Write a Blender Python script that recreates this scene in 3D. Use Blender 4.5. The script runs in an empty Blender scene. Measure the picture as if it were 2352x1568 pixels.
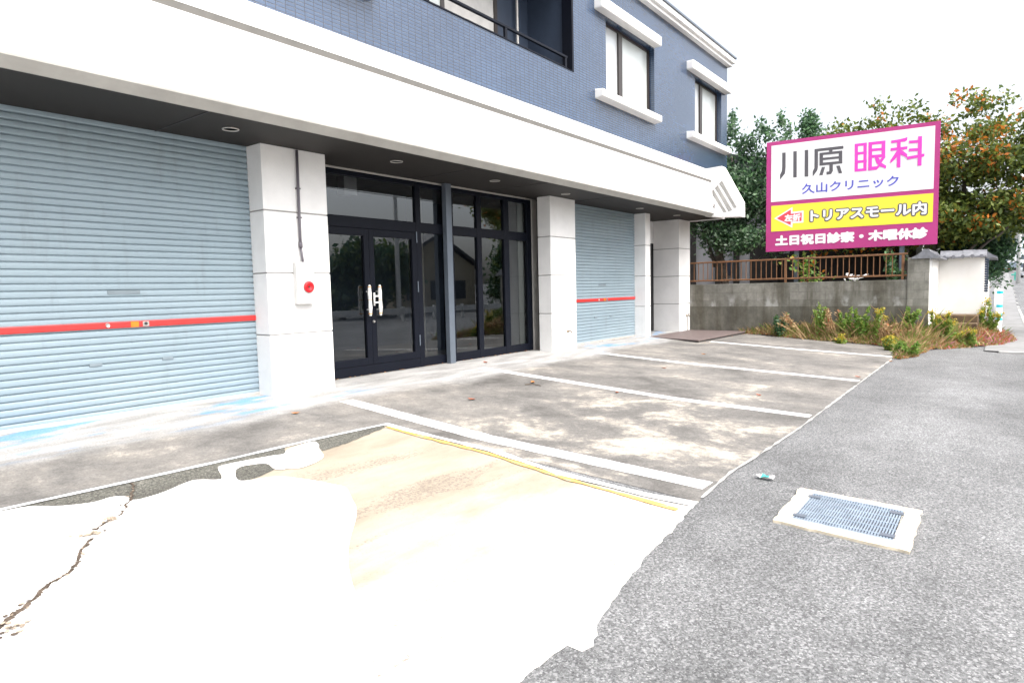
import bpy, math, random
import numpy as np
from mathutils import Vector, Matrix
R = math.radians
rng = random.Random(7)
U = 0.75                       # modelling units -> metres
SC = bpy.context.scene
COL = SC.collection

# ------------------------------------------------------------------ camera
def cam_axes(yaw, pitch, roll):
    fw = Vector((math.cos(yaw)*math.cos(pitch), math.sin(yaw)*math.cos(pitch), -math.sin(pitch)))
    rt = Vector((math.sin(yaw), -math.cos(yaw), 0))
    up = rt.cross(fw)
    return math.cos(roll)*rt + math.sin(roll)*up, -math.sin(roll)*rt + math.cos(roll)*up, fw
r_, u_, f_ = cam_axes(0.654031833551607, 0.07989159161747181, -0.022784337353813994)
cd = bpy.data.cameras.new('camera'); cam = bpy.data.objects.new('camera', cd); COL.objects.link(cam)
cam.matrix_world = Matrix(((r_.x, u_.x, -f_.x, 0), (r_.y, u_.y, -f_.y, -9.2826*U), (r_.z, u_.z, -f_.z, 1.55*U), (0, 0, 0, 1)))
cd.sensor_width = 36; cd.lens = 36*1477.32/2352; cd.clip_start = .05; cd.clip_end = 3000
SC.camera = cam

# ------------------------------------------------------------------ world, sun, exposure
SUN_EL, SUN_AZ = 56, -96      # azimuth measured from +X towards +Y
w = bpy.data.worlds.new('World'); SC.world = w; w.use_nodes = True
nt = w.node_tree; nt.nodes.clear()
sky = nt.nodes.new('ShaderNodeTexSky'); sky.sky_type = 'NISHITA'; sky.sun_disc = False
sky.sun_elevation = R(SUN_EL); sky.sun_rotation = R(90-SUN_AZ); sky.air_density = 1.0; sky.dust_density = 6.0; sky.ozone_density = 1.0
hsv = nt.nodes.new('ShaderNodeHueSaturation'); hsv.inputs['Saturation'].default_value = .34; hsv.inputs['Value'].default_value = 1.2
bg = nt.nodes.new('ShaderNodeBackground'); bg.inputs['Strength'].default_value = .15
wo = nt.nodes.new('ShaderNodeOutputWorld')
nt.links.new(sky.outputs[0], hsv.inputs['Color']); nt.links.new(hsv.outputs[0], bg.inputs[0]); nt.links.new(bg.outputs[0], wo.inputs[0])
sd = bpy.data.lights.new('sun', 'SUN'); sd.energy = .85; sd.angle = R(32); sd.color = (1, .96, .9)
sun = bpy.data.objects.new('sun', sd); COL.objects.link(sun)
sv = Vector((math.cos(R(SUN_EL))*math.cos(R(SUN_AZ)), math.cos(R(SUN_EL))*math.sin(R(SUN_AZ)), math.sin(R(SUN_EL))))
sun.rotation_euler = sv.to_track_quat('Z', 'Y').to_euler()
SC.view_settings.view_transform = 'Standard'; SC.view_settings.look = 'None'
SC.view_settings.exposure = 1.3; SC.view_settings.gamma = 1

# ------------------------------------------------------------------ materials
class NT:
    def __init__(s, name):
        s.m = bpy.data.materials.new(name); s.m.use_nodes = True
        s.t = s.m.node_tree; s.b = s.t.nodes['Principled BSDF']
        s.co = s.t.nodes.new('ShaderNodeTexCoord')
    def n(s, typ, **k):
        o = s.t.nodes.new(typ)
        for a, v in k.items(): setattr(o, a, v)
        return o
    def l(s, a, b): s.t.links.new(a, b)
    def mapping(s, scale=(1, 1, 1), rot=(0, 0, 0)):
        m = s.n('ShaderNodeMapping'); m.inputs['Scale'].default_value = scale; m.inputs['Rotation'].default_value = rot
        s.l(s.co.outputs['Object'], m.inputs[0]); return m.outputs[0]
    def noise(s, scale, detail=4, rough=.6, vec=None, sc3=(1, 1, 1), rot=(0, 0, 0), dist=0):
        o = s.n('ShaderNodeTexNoise'); o.inputs['Scale'].default_value = scale; o.inputs['Detail'].default_value = detail
        o.inputs['Roughness'].default_value = rough; o.inputs['Distortion'].default_value = dist
        s.l(vec if vec is not None else s.mapping(sc3, rot), o.inputs['Vector']); return o.outputs[0]
    def ramp(s, val, *stops):
        o = s.n('ShaderNodeValToRGB'); e = o.color_ramp.elements
        while len(e) < len(stops): e.new(.5)
        for q, (p, c) in zip(e, stops):
            q.position = p; q.color = (c, c, c, 1) if not hasattr(c, '__len__') else (*c, 1)
        s.l(val, o.inputs[0]); return o.outputs[0]
    def mix(s, fac, a, b, blend='MIX'):
        o = s.n('ShaderNodeMix', data_type='RGBA', blend_type=blend)
        for k, v in ((0, fac), (6, a), (7, b)):
            if isinstance(v, (int, float)): o.inputs[k].default_value = v if k == 0 else (v, v, v, 1)
            elif hasattr(v, '__len__'): o.inputs[k].default_value = (*v, 1)
            else: s.l(v, o.inputs[k])
        return o.outputs[2]
    def math(s, op, a, b=None, clamp=False):
        o = s.n('ShaderNodeMath', operation=op); o.use_clamp = clamp
        for k, v in ((0, a), (1, b)):
            if v is None: continue
            if isinstance(v, (int, float)): o.inputs[k].default_value = v
            else: s.l(v, o.inputs[k])
        return o.outputs[0]
    def rng(s, v, a, b, c=0, d=1, smooth=True):
        o = s.n('ShaderNodeMapRange'); o.clamp = True
        if smooth: o.interpolation_type = 'SMOOTHSTEP'
        s.l(v, o.inputs[0])
        for i, q in enumerate((a, b, c, d)): o.inputs[i+1].default_value = q
        return o.outputs[0]
    def xyz(s):
        o = s.n('ShaderNodeSeparateXYZ'); s.l(s.co.outputs['Object'], o.inputs[0]); return o.outputs
    def bump(s, h, strength=.3, dist=.01):
        o = s.n('ShaderNodeBump'); o.inputs['Strength'].default_value = strength; o.inputs['Distance'].default_value = dist
        s.l(h, o.inputs['Height']); s.l(o.outputs[0], s.b.inputs['Normal'])
    def base(s, c):
        if hasattr(c, '__len__'): s.b.inputs['Base Color'].default_value = (*c, 1)
        else: s.l(c, s.b.inputs['Base Color'])
    def set(s, **k):
        for a, v in k.items(): s.b.inputs[a.replace('_', ' ')].default_value = v
        return s

def simple(name, c, rough=.6, var=.12, scale=6, metal=0, bump=0, spec=.5, bscale=60):
    t = NT(name); n = t.noise(scale, 5)
    f = t.rng(n, .3, .7, 1-var, 1+var, False)
    o = t.n('ShaderNodeMix', data_type='RGBA', blend_type='MULTIPLY'); o.inputs[0].default_value = 1
    o.inputs[6].default_value = (*c, 1); t.l(f, o.inputs[7]); t.base(o.outputs[2])
    t.set(Roughness=rough, Metallic=metal, Specular_IOR_Level=spec)
    if bump: t.bump(t.noise(bscale, 4), bump, .006)
    return t.m
M = {}
M['plaster'] = simple('white_render', (.78, .775, .765), .75, .05, 3, 0, .25, .3, 120)
M['fascia'] = simple('white_fascia', (.80, .79, .775), .7, .035, 1.5, 0, .08, .3, 90)
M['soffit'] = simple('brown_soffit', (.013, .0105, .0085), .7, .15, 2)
M['frame'] = simple('black_frame', (.005, .0065, .012), .45, .1, 4, 0, 0, .15)
M['steel'] = simple('grey_steel', (.13, .155, .19), .35, .1, 4, .3)
M['alu'] = simple('aluminium', (.5, .48, .45), .4, .08, 5, .3)
M['redbar'] = simple('red_bar', (.52, .03, .028), .4, .1, 8)
M['orange'] = simple('orange_sticker', (.55, .17, .008), .5)
M['metal'] = simple('bright_metal', (.6, .58, .55), .3, .1, 20, .8)
M['dark'] = simple('dark_rubber', (.03, .03, .032), .6)
M['red'] = simple('red_plastic', (.5, .006, .012), .35, .05)
M['housing'] = simple('box_housing', (.52, .52, .51), .4, .03)
M['whitepl'] = simple('white_plastic', (.8, .8, .79), .4, .03)
M['conduit'] = simple('grey_conduit', (.13, .12, .14), .5)
M['brownframe'] = simple('bronze_frame', (.03, .022, .018), .35)
M['inwall'] = simple('interior_wall', (.46, .45, .43), .8)
M['infloor'] = simple('interior_floor', (.42, .42, .41), .5)
M['inpanel'] = simple('interior_panel', (.78, .79, .74), .6, .04)
M['navy'] = simple('navy_wall', (.035, .05, .08), .5, .15, 3)
M['step'] = simple('brown_step_tile', (.135, .105, .10), .6, .2, 8, 0, .2, .4, 80)
M['rust'] = simple('rusty_rail', (.19, .088, .038), .65, .3, 9)
M['tape'] = simple('orange_tape', (.75, .35, .05), .5)
M['wrap'] = simple('white_wrap', (.78, .78, .76), .45, .06, 30, 0, .4, .5, 40)
M['magenta'] = simple('magenta_panel', (.42, .035, .19), .4, .06, 2)
M['signwhite'] = simple('white_panel', (.8, .8, .8), .4, .02)
M['signyellow'] = simple('yellow_panel', (.85, .72, .05), .4, .03)
M['ink'] = simple('grey_ink', (.09, .085, .095), .5, .05)
M['pink'] = simple('pink_ink', (.72, .05, .47), .45, .04)
M['blue'] = simple('blue_ink', (.09, .10, .5), .45, .05)
M['arrowred'] = simple('red_ink', (.70, .06, .09), .45, .05)
M['cyan'] = simple('cyan_band', (.02, .50, .62), .4)
M['teal'] = simple('teal_paint', (.08, .42, .33), .5)
M['bark'] = simple('bark', (.085, .06, .045), .9, .4, 12, 0, .8, .2, 30)
M['barkg'] = simple('grey_bark', (.13, .115, .10), .9, .4, 12, 0, .8, .2, 30)
M['tiles'] = simple('grey_roof_tile', (.20, .205, .225), .4, .3, 9)
M['house'] = simple('grey_house_wall', (.46, .47, .5), .8, .15, 1)
M['housed'] = simple('dark_timber', (.035, .032, .03), .8, .3, 5)
M['beige'] = simple('beige_wall', (.36, .31, .22), .8, .1, 1)
M['roofd'] = simple('dark_roof', (.05, .05, .055), .6, .2, 2)
M['tyre'] = simple('tyre', (.02, .02, .02), .8)
M['carred'] = simple('car_red', (.6, .02, .03), .25)
M['truckw'] = simple('truck_white', (.78, .8, .82), .4)
M['lens'] = simple('red_lens', (.5, .02, .02), .3)
M['polec'] = simple('pale_pole', (.62, .62, .6), .7)
M['straw'] = simple('dry_straw', (.36, .24, .12), .8, .4, 5)
M['pave'] = simple('grey_pavement', (.22, .22, .22), .85, .2, 2, 0, .4, .2, 60)
M['kerb'] = simple('pale_kerb', (.38, .375, .36), .85, .15, 6, 0, .5, .2, 90)
M['shade_and_bracket'] = simple('grey_shade_and_bracket', (.13, .125, .115), .8)  # grey for the painted groove shade and for the broken bracket
M['joint'] = simple('joint_grey', (.30, .295, .285), .9)
M['slot'] = simple('slot_grey', (.17, .21, .235), .5)
M['lip'] = simple('grey_lip', (.34, .33, .305), .8, .12, 3)
M['brass'] = simple('old_brass', (.20, .15, .09), .4, .2, 20, .6)
M['darkedge'] = simple('dark_step_edge', (.035, .033, .034), .6)
M['lamp'] = simple('lamp_reflector', (.10, .10, .10), .4)

def mat_glass():
    t = NT('dark_glass'); t.t.nodes.remove(t.b)
    out = t.t.nodes['Material Output']
    tr = t.n('ShaderNodeBsdfTransparent'); tr.inputs[0].default_value = (.64, .66, .67, 1)
    gl = t.n('ShaderNodeBsdfGlossy'); gl.inputs['Roughness'].default_value = .005; gl.inputs[0].default_value = (.9, .95, 1, 1)
    fr = t.n('ShaderNodeFresnel'); fr.inputs[0].default_value = 2.0
    mx = t.n('ShaderNodeMixShader'); t.l(fr.outputs[0], mx.inputs[0]); t.l(tr.outputs[0], mx.inputs[1]); t.l(gl.outputs[0], mx.inputs[2])
    t.l(mx.outputs[0], out.inputs[0]); return t.m
M['glass'] = mat_glass()
def mat_frost():
    t = NT('frosted_pane'); t.base(t.ramp(t.noise(1.2, 2), (.3, (.42, .45, .44)), (.7, (.5, .53, .51))))
    t.set(Roughness=.16, Specular_IOR_Level=.8); t.bump(t.noise(220, 2), .12, .003); return t.m
M['frost'] = mat_frost()
def mat_pane():
    t = NT('clear_pane'); t.base((.45, .47, .48)); t.set(Roughness=.05, Specular_IOR_Level=.9); return t.m
M['pane'] = mat_pane()

def mat_tile():
    t = NT('blue_wall_tile'); x, y, z = t.xyz()
    c = t.n('ShaderNodeCombineXYZ'); t.l(t.math('SUBTRACT', x, y), c.inputs[0]); t.l(z, c.inputs[1])
    b = t.n('ShaderNodeTexBrick'); b.offset = 0; b.squash = 1
    b.inputs['Color1'].default_value = (.032, .060, .116, 1); b.inputs['Color2'].default_value = (.041, .073, .134, 1)
    b.inputs['Mortar'].default_value = (.016, .024, .045, 1); b.inputs['Scale'].default_value = 1
    b.inputs['Mortar Size'].default_value = .0052; b.inputs['Mortar Smooth'].default_value = .3; b.inputs['Bias'].default_value = 0
    b.inputs['Brick Width'].default_value = .153*U; b.inputs['Row Height'].default_value = .0565*U
    t.l(c.outputs[0], b.inputs['Vector'])
    n = t.rng(t.noise(.9, 4), .35, .65, .88, 1.12, False)
    t.base(t.mix(1, b.outputs[0], n, 'MULTIPLY'))
    t.set(Roughness=.2, Specular_IOR_Level=.5, IOR=1.8)
    inv = t.math('SUBTRACT', 1, b.outputs[1]); t.bump(inv, .5, .004); return t.m
M['tile'] = mat_tile()

def mat_shutter():
    t = NT('blue_grey_shutter'); n = t.noise(1.1, 5, sc3=(.4, 1, 3)); n2 = t.noise(40, 2)
    c = t.ramp(n, (.25, (.222, .288, .330)), (.75, (.276, .348, .392)))
    t.base(t.mix(t.rng(n2, .62, .75, 0, .25), t.mix(t.rng(t.noise(2.6, 6, .7, sc3=(2.5, 1, .35)), .52, .72, 0, .35), c, (.17, .20, .21)), (.2, .24, .26))); t.set(Roughness=.42, Metallic=.05); return t.m
M['shutter'] = mat_shutter()

def mat_asphalt(name, lo, hi, spots=(.5, .5, .5), warm=0):
    t = NT(name)
    n = t.noise(62, 3, .75); big = t.noise(.55, 5); mid = t.noise(3.2, 4)
    c = t.ramp(n, (.40, lo), (.5, tuple((a+b)/2 for a, b in zip(lo, hi))), (.61, hi))
    c = t.mix(t.rng(t.noise(120, 2, .5), .62, .70, 0, .75), c, spots)
    c = t.mix(t.rng(t.noise(95, 2, .5, vec=t.mapping((1, 1, 1), (0, 0, 1))), .60, .68, 0, .8), c, tuple(a*.45 for a in lo))
    vo = t.n('ShaderNodeTexVoronoi'); vo.inputs['Scale'].default_value = 105; t.l(t.mapping(), vo.inputs['Vector'])
    sp = t.n('ShaderNodeSeparateColor'); t.l(vo.outputs['Color'], sp.inputs[0])
    c = t.mix(t.rng(sp.outputs[0], .80, .84, 0, .42), c, tuple(min(.6, q*1.9) for q in hi)); c = t.mix(t.rng(sp.outputs[1], .80, .84, 0, .45), c, tuple(q*.5 for q in lo))
    track = t.rng(t.noise(.7, 4, .6, sc3=(.12, 1.3, 1)), .35, .65, .88, 1.1, False); c = t.mix(1, c, track, 'MULTIPLY')
    c = t.mix(1, c, t.rng(big, .3, .7, .76, 1.2, False), 'MULTIPLY')
    c = t.mix(1, c, t.rng(mid, .3, .7, .88, 1.12, False), 'MULTIPLY')
    t.base(c); t.set(Roughness=.85, Specular_IOR_Level=.3); t.bump(n, .7, .008); return t.m
M['asphalt'] = mat_asphalt('worn_asphalt', (.094, .096, .098), (.192, .194, .196), (.44, .44, .43))
M['aggregate'] = mat_asphalt('dark_aggregate', (.055, .055, .048), (.14, .135, .115), (.3, .3, .28))

def mat_forecourt():
    t = NT('stained_concrete'); x, y, z = t.xyz(); u = U
    s1 = t.noise(1.1, 7, .62, sc3=(1.0, .75, 1), dist=.4); s2 = t.noise(.42, 5, .6); s3 = t.noise(5.5, 5, .7); f = t.noise(70, 3, .7)
    c = t.ramp(s1, (.28, (.078, .074, .069)), (.47, (.150, .143, .134)), (.66, (.235, .219, .198)))
    c = t.mix(1, c, t.rng(s3, .3, .7, .80, 1.2, False), 'MULTIPLY'); c = t.mix(1, c, t.rng(t.noise(24, 4, .7), .3, .7, .84, 1.16, False), 'MULTIPLY')
    # sandy worn-through areas, most of them towards the street in the near bays
    zone = t.math('MULTIPLY', t.rng(y, -3.0*u, -4.6*u), t.rng(x, 12.5*u, 7.5*u))
    k = t.math('ADD', s1, t.math('MULTIPLY', s3, .55)); k = t.math('ADD', k, t.math('MULTIPLY', t.math('SUBTRACT', t.noise(19, 4, .75, sc3=(1, .6, 1)), .5), .34)); k = t.math('ADD', k, t.math('MULTIPLY', zone, .13))
    k = t.math('ADD', k, t.math('MULTIPLY', s2, .25))
    c = t.mix(t.rng(k, 1.01, 1.24, 0, .9), c, (.47, .42, .35))
    # pale dusty cement strip along the building
    edge = t.math('ADD', y, t.math('MULTIPLY', t.math('SUBTRACT', s2, .5), 1.3*u)); edge = t.math('ADD', edge, t.math('MULTIPLY', t.math('SUBTRACT', s3, .5), .35*u))
    pale = t.rng(edge, -1.75*u, -1.15*u, 0, .92)
    c = t.mix(pale, c, t.ramp(t.noise(2.2, 5, sc3=(.6, 2, 1)), (.32, (.23, .227, .22)), (.68, (.42, .415, .405))))
    # blue chalky overspray near the wall
    bl = t.math('MULTIPLY', t.rng(t.noise(1.35, 5, .65, sc3=(.55, 1.7, 1)), .53, .64), t.rng(y, -1.6*u, -1.0*u))
    bl = t.math('MULTIPLY', bl, t.math('MAXIMUM', t.rng(x, 7.4*u, 6.4*u), t.rng(x, 12.8*u, 14.2*u)))
    c = t.mix(t.math('MULTIPLY', bl, .8), c, (.10, .27, .52))
    c = t.mix(1, c, t.rng(f, .3, .7, .74, 1.26, False), 'MULTIPLY')
    t.base(c); t.set(Roughness=.85, Specular_IOR_Level=.3); t.bump(f, .35, .004); return t.m
M['forecourt'] = mat_forecourt()
def mat_sand():
    t = NT('sandy_concrete'); x, y, z = t.xyz(); n = t.noise(1.6, 6, .65, sc3=(.7, 1.6, 1), rot=(0, 0, .15)); g = t.noise(48, 5, .8); s = t.noise(85, 3, .8)
    c = t.ramp(n, (.3, (.262, .224, .172)), (.62, (.372, .33, .264)))
    wear = t.math('ADD', t.math('MULTIPLY', y, -1/U), t.math('MULTIPLY', n, 1.6))
    c = t.mix(t.rng(wear, 6.45, 8.7), c, (.74, .71, .66))
    band = t.rng(t.noise(1.3, 4, .6, sc3=(.5, 2.2, 1), rot=(0, 0, .22)), .52, .66)
    c = t.mix(t.math('MULTIPLY', t.rng(t.math('ADD', t.math('MULTIPLY', band, .15), g), .60, .72), .85), c, (.19, .155, .13))
    c = t.mix(t.rng(s, .60, .70, 0, .7), c, (.2, .165, .14))
    t.base(c); t.set(Roughness=.9, Specular_IOR_Level=.2); t.bump(g, .5, .006); return t.m
M['sand'] = mat_sand()
def mat_screed():
    t = NT('white_cement'); n = t.noise(1.5, 5); p = t.noise(5.0, 4)
    c = t.ramp(n, (.3, (.80, .785, .755)), (.7, (.84, .83, .81)))
    c = t.mix(t.rng(p, .72, .78, 0, .5), c, (.6, .5, .38)); t.base(c); t.set(Roughness=.9, Specular_IOR_Level=.2); t.bump(t.noise(30, 4), .3, .005); return t.m
M['screed'] = mat_screed()
def mat_paint(name, c, wear=.62, under=(.2, .19, .18)):
    t = NT(name); n = t.math('ADD', t.noise(14, 5, .7), t.math('MULTIPLY', t.noise(1.2, 3), .25))
    t.base(t.mix(t.rng(n, wear, wear+.1, 0, .8), c, under)); t.set(Roughness=.7); return t.m
M['linepaint'] = mat_paint('white_line_paint', (.74, .735, .72), .72)
M['linethin'] = mat_paint('thin_white_paint', (.72, .75, .79), .76)
M['lineyel'] = mat_paint('yellow_paint', (.58, .36, .10), .64, (.40, .34, .27))
M['cblock'] = None
def mat_block():
    t = NT('concrete_block'); x, y, z = t.xyz(); c0 = t.n('ShaderNodeCombineXYZ'); t.l(t.math('ADD', y, x), c0.inputs[0]); t.l(z, c0.inputs[1])
    b = t.n('ShaderNodeTexBrick'); b.inputs['Color1'].default_value = (.20, .195, .17, 1); b.inputs['Color2'].default_value = (.27, .26, .23, 1)
    b.inputs['Mortar'].default_value = (.18, .175, .155, 1); b.inputs['Scale'].default_value = 1; b.inputs['Mortar Size'].default_value = .006
    b.inputs['Brick Width'].default_value = .53*U; b.inputs['Row Height'].default_value = .255*U; b.inputs['Bias'].default_value = -.2
    t.l(c0.outputs[0], b.inputs['Vector'])
    n = t.noise(1.3, 6, .65, sc3=(1, 1, .45)); s = t.noise(.9, 5, .6, sc3=(1, 2.2, .35))
    low = t.rng(z, .80*U, .84*U)
    c = t.mix(low, t.ramp(n, (.3, (.10, .096, .08)), (.7, (.175, .168, .142))), b.outputs[0])
    c = t.mix(1, c, t.rng(n, .3, .7, .72, 1.3, False), 'MULTIPLY')
    c = t.mix(t.rng(s, .46, .64, 0, .75), c, (.088, .080, .060)); c = t.mix(1, c, t.rng(t.noise(7, 5, .7), .3, .7, .78, 1.2, False), 'MULTIPLY')
    wv = t.math('MULTIPLY', t.rng(t.noise(2.3, 4, sc3=(1, 1, .6)), .52, .66), t.math('MULTIPLY', low, t.rng(z, 1.3*U, .95*U)))
    c = t.mix(t.math('MULTIPLY', wv, .75), c, (.45, .45, .43))
    t.base(c); t.set(Roughness=.9, Specular_IOR_Level=.2); t.bump(t.noise(70, 4), .5, .006); return t.m
M['cblock'] = mat_block()
def mat_cream():
    t = NT('cream_plaster'); z = t.xyz()[2]; n = t.noise(2.2, 5)
    c = t.ramp(n, (.3, (.76, .735, .69)), (.7, (.80, .79, .765))); t.base(c); t.set(Roughness=.85); t.bump(t.noise(60, 4), .3, .005); return t.m
M['cream'] = mat_cream()
def mat_leaf(name, a, b, rough=.5):
    t = NT(name); n = t.noise(3.5, 3); t.base(t.ramp(n, (.3, a), (.7, b))); t.set(Roughness=rough, Specular_IOR_Level=.35)
    t.b.inputs['Transmission Weight'].default_value = 0
    tl = t.n('ShaderNodeBsdfTranslucent'); tl.inputs[0].default_value = (*[min(1, q*1.5) for q in b], 1)
    mx = t.n('ShaderNodeMixShader'); mx.inputs[0].default_value = .25; out = t.t.nodes['Material Output']
    t.l(t.b.outputs[0], mx.inputs[1]); t.l(tl.outputs[0], mx.inputs[2]); t.l(mx.outputs[0], out.inputs[0]); return t.m
M['lf_dark'] = mat_leaf('leaf_dark', (0.031, 0.072, 0.038), (0.055, 0.114, 0.059))
M['lf_mid'] = mat_leaf('leaf_mid', (0.066, 0.142, 0.056), (0.113, 0.217, 0.094))
M['lf_grey'] = mat_leaf('leaf_grey', (0.136, 0.209, 0.136), (0.219, 0.301, 0.201))
M['lf_olive'] = mat_leaf('leaf_olive', (0.112, 0.151, 0.028), (0.203, 0.243, 0.045))
M['lf_oliveD'] = mat_leaf('leaf_olive_dark', (0.055, 0.087, 0.021), (0.104, 0.150, 0.034))
M['lf_orange'] = mat_leaf('leaf_orange', (0.414, 0.115, 0.014), (0.575, 0.218, 0.034))
M['lf_yellow'] = mat_leaf('leaf_yellow', (0.420, 0.310, 0.030), (0.550, 0.420, 0.050))
M['lf_bright'] = mat_leaf('leaf_bright', (0.092, 0.196, 0.029), (0.161, 0.287, 0.052))
M['lf_lime'] = mat_leaf('leaf_lime', (0.207, 0.265, 0.057), (0.322, 0.368, 0.103))
M['lf_dry'] = mat_leaf('leaf_dry', (0.196, 0.121, 0.057), (0.380, 0.253, 0.127))
M['lf_red'] = mat_leaf('leaf_red', (0.299, 0.081, 0.034), (0.414, 0.138, 0.057))
M['lf_mauve'] = mat_leaf('leaf_mauve', (0.414, 0.138, 0.184), (0.517, 0.230, 0.299))
M['soil'] = simple('brown_soil', (.12, .085, .055), .95, .35, 5, 0, .8, .1, 40)
M['fleaf'] = simple('fallen_leaf', (.34, .085, .03), .7, .3, 20)
M['fleafo'] = simple('fallen_leaf_orange', (.5, .2, .05), .7, .3, 20)
M['crack'] = simple('crack_dirt', (.075, .055, .04), .95, .5, 20)
M['crackl'] = simple('crack_rubble', (.36, .29, .22), .95, .4, 25)

# ------------------------------------------------------------------ mesh builder
class MB:
    def __init__(s): s.v = []; s.f = []; s.mi = []; s.cur = 0
    def poly(s, pts):
        i = len(s.v); s.v += [tuple(p) for p in pts]; s.f.append(tuple(range(i, i+len(pts)))); s.mi.append(s.cur); return s
    def box(s, x0, x1, y0, y1, z0, z1):
        i = len(s.v)
        s.v += [(x, y, z) for z in (z0, z1) for x, y in ((x0, y0), (x1, y0), (x1, y1), (x0, y1))]
        s.f += [tuple(i+k for k in q) for q in ((3, 2, 1, 0), (4, 5, 6, 7), (0, 1, 5, 4), (1, 2, 6, 5), (2, 3, 7, 6), (3, 0, 4, 7))]
        s.mi += [s.cur]*6; return s
    def prism(s, poly, axis, a, b):
        """2-D polygon extruded along axis ('x': poly is (y,z); 'y': (x,z); 'z': (x,y))"""
        n = len(poly); i = len(s.v)
        def p(q, t): return {'x': (t, q[0], q[1]), 'y': (q[0], t, q[1]), 'z': (q[0], q[1], t)}[axis]
        s.v += [p(q, a) for q in poly] + [p(q, b) for q in poly]
        for k in range(n): s.f.append((i+k, i+(k+1) % n, i+n+(k+1) % n, i+n+k))
        s.f += [tuple(i+k for k in reversed(range(n))), tuple(i+n+k for k in range(n))]; s.mi += [s.cur]*(n+2); return s
    def tube(s, path, rad, n=8, cap=True):
        path = [Vector(p) for p in path]
        rad = rad if hasattr(rad, '__len__') else [rad]*len(path); i0 = len(s.v)
        for k, p in enumerate(path):
            d = (path[min(k+1, len(path)-1)]-path[max(k-1, 0)]).normalized()
            a = d.orthogonal().normalized() if k == 0 else (pa - d*pa.dot(d)).normalized()
            pa = a; b = d.cross(a)
            for j in range(n):
                t = 2*math.pi*j/n; s.v.append(tuple(p + rad[k]*(math.cos(t)*a + math.sin(t)*b)))
        for k in range(len(path)-1):
            for j in range(n):
                a = i0+k*n+j; b = i0+k*n+(j+1) % n; s.f.append((a, b, b+n, a+n)); s.mi.append(s.cur)
        if cap:
            s.f += [tuple(i0+j for j in reversed(range(n))), tuple(i0+(len(path)-1)*n+j for j in range(n))]; s.mi += [s.cur]*2
        return s
    def lathe(s, prof, c, axis='z', n=24):
        """profile (r,h) revolved round an axis through c"""
        i0 = len(s.v)
        for r, h in prof:
            for j in range(n):
                t = 2*math.pi*j/n; a, b = r*math.cos(t), r*math.sin(t)
                s.v.append({'z': (c[0]+a, c[1]+b, c[2]+h), 'y': (c[0]+a, c[1]+h, c[2]+b), 'x': (c[0]+h, c[1]+a, c[2]+b)}[axis])
        for k in range(len(prof)-1):
            for j in range(n):
                a = i0+k*n+j; b = i0+k*n+(j+1) % n; s.f.append((a, b, b+n, a+n)); s.mi.append(s.cur)
        s.f += [tuple(i0+j for j in range(n)), tuple(i0+(len(prof)-1)*n+j for j in range(n))]; s.mi += [s.cur]*2
        return s
    def build(s, name, mat, parent=None, bevel=0, smooth=False, off=None, seg=2):
        off = off or (Vector(parent['_o']) if parent is not None and '_o' in parent else Vector((0, 0, 0)))
        me = bpy.data.meshes.new(name)
        a = (np.array(s.v, float) - np.array(off))*U
        me.from_pydata(a.tolist(), [], s.f)
        mats = mat if isinstance(mat, (list, tuple)) else [mat]
        for m in mats: me.materials.append(M[m])
        if len(mats) > 1: me.polygons.foreach_set('material_index', s.mi)
        if smooth: me.polygons.foreach_set('use_smooth', [True]*len(me.polygons))
        me.update()
        o = bpy.data.objects.new(name, me); COL.objects.link(o)
        if parent is not None: o.parent = parent
        else: o.location = Vector(off)*U
        if bevel:
            b = o.modifiers.new('bevel', 'BEVEL'); b.width = bevel*U; b.segments = seg; b.limit_method = 'ANGLE'; b.angle_limit = R(40)
        return o
def tag(o, label, cat, group=None):
    o['label'] = label; o['category'] = cat
    if group: o['group'] = group
    return o
def thing(name, label, cat, loc=(0, 0, 0), group=None):
    o = bpy.data.objects.new(name, None); COL.objects.link(o); o.empty_display_size = .2
    o.location = Vector(loc)*U; o['_o'] = list(map(float, loc)); return tag(o, label, cat, group)
def struct(o): o['kind'] = 'structure'; return o
def stuff(o): o['kind'] = 'stuff'; return o

# ------------------------------------------------------------------ ground
SL = .04
def gz(x, y):
    z = SL*max(-9.6, min(0, y))
    if x > 45: z += .0195*(min(x, 420)-45)*min(1, (x-45)/25)
    return z
def sheet(name, pts, mat, lift, cell=None, label=None):
    """ground-following polygon"""
    m = MB(); m.poly([(x, y, gz(x, y)+lift) for x, y in pts]); o = m.build(name, mat)
    return o
xs = [-150, -60, -20, -5, 0, 10, 20, 30, 45, 52, 58, 64, 70, 80, 95, 115, 140, 190, 420, 900]
ys = [-500, -150, -60, -30, -14, -9.6, -4, 0, 15, 60, 150, 500]
m = MB()
m.v = [(x, y, gz(x, y)) for y in ys for x in xs]; nx = len(xs)
m.f = [(j*nx+i, j*nx+i+1, (j+1)*nx+i+1, (j+1)*nx+i) for j in range(len(ys)-1) for i in range(nx-1)]; m.mi = [0]*len(m.f)
struct(m.build('ground', 'asphalt'))

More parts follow.
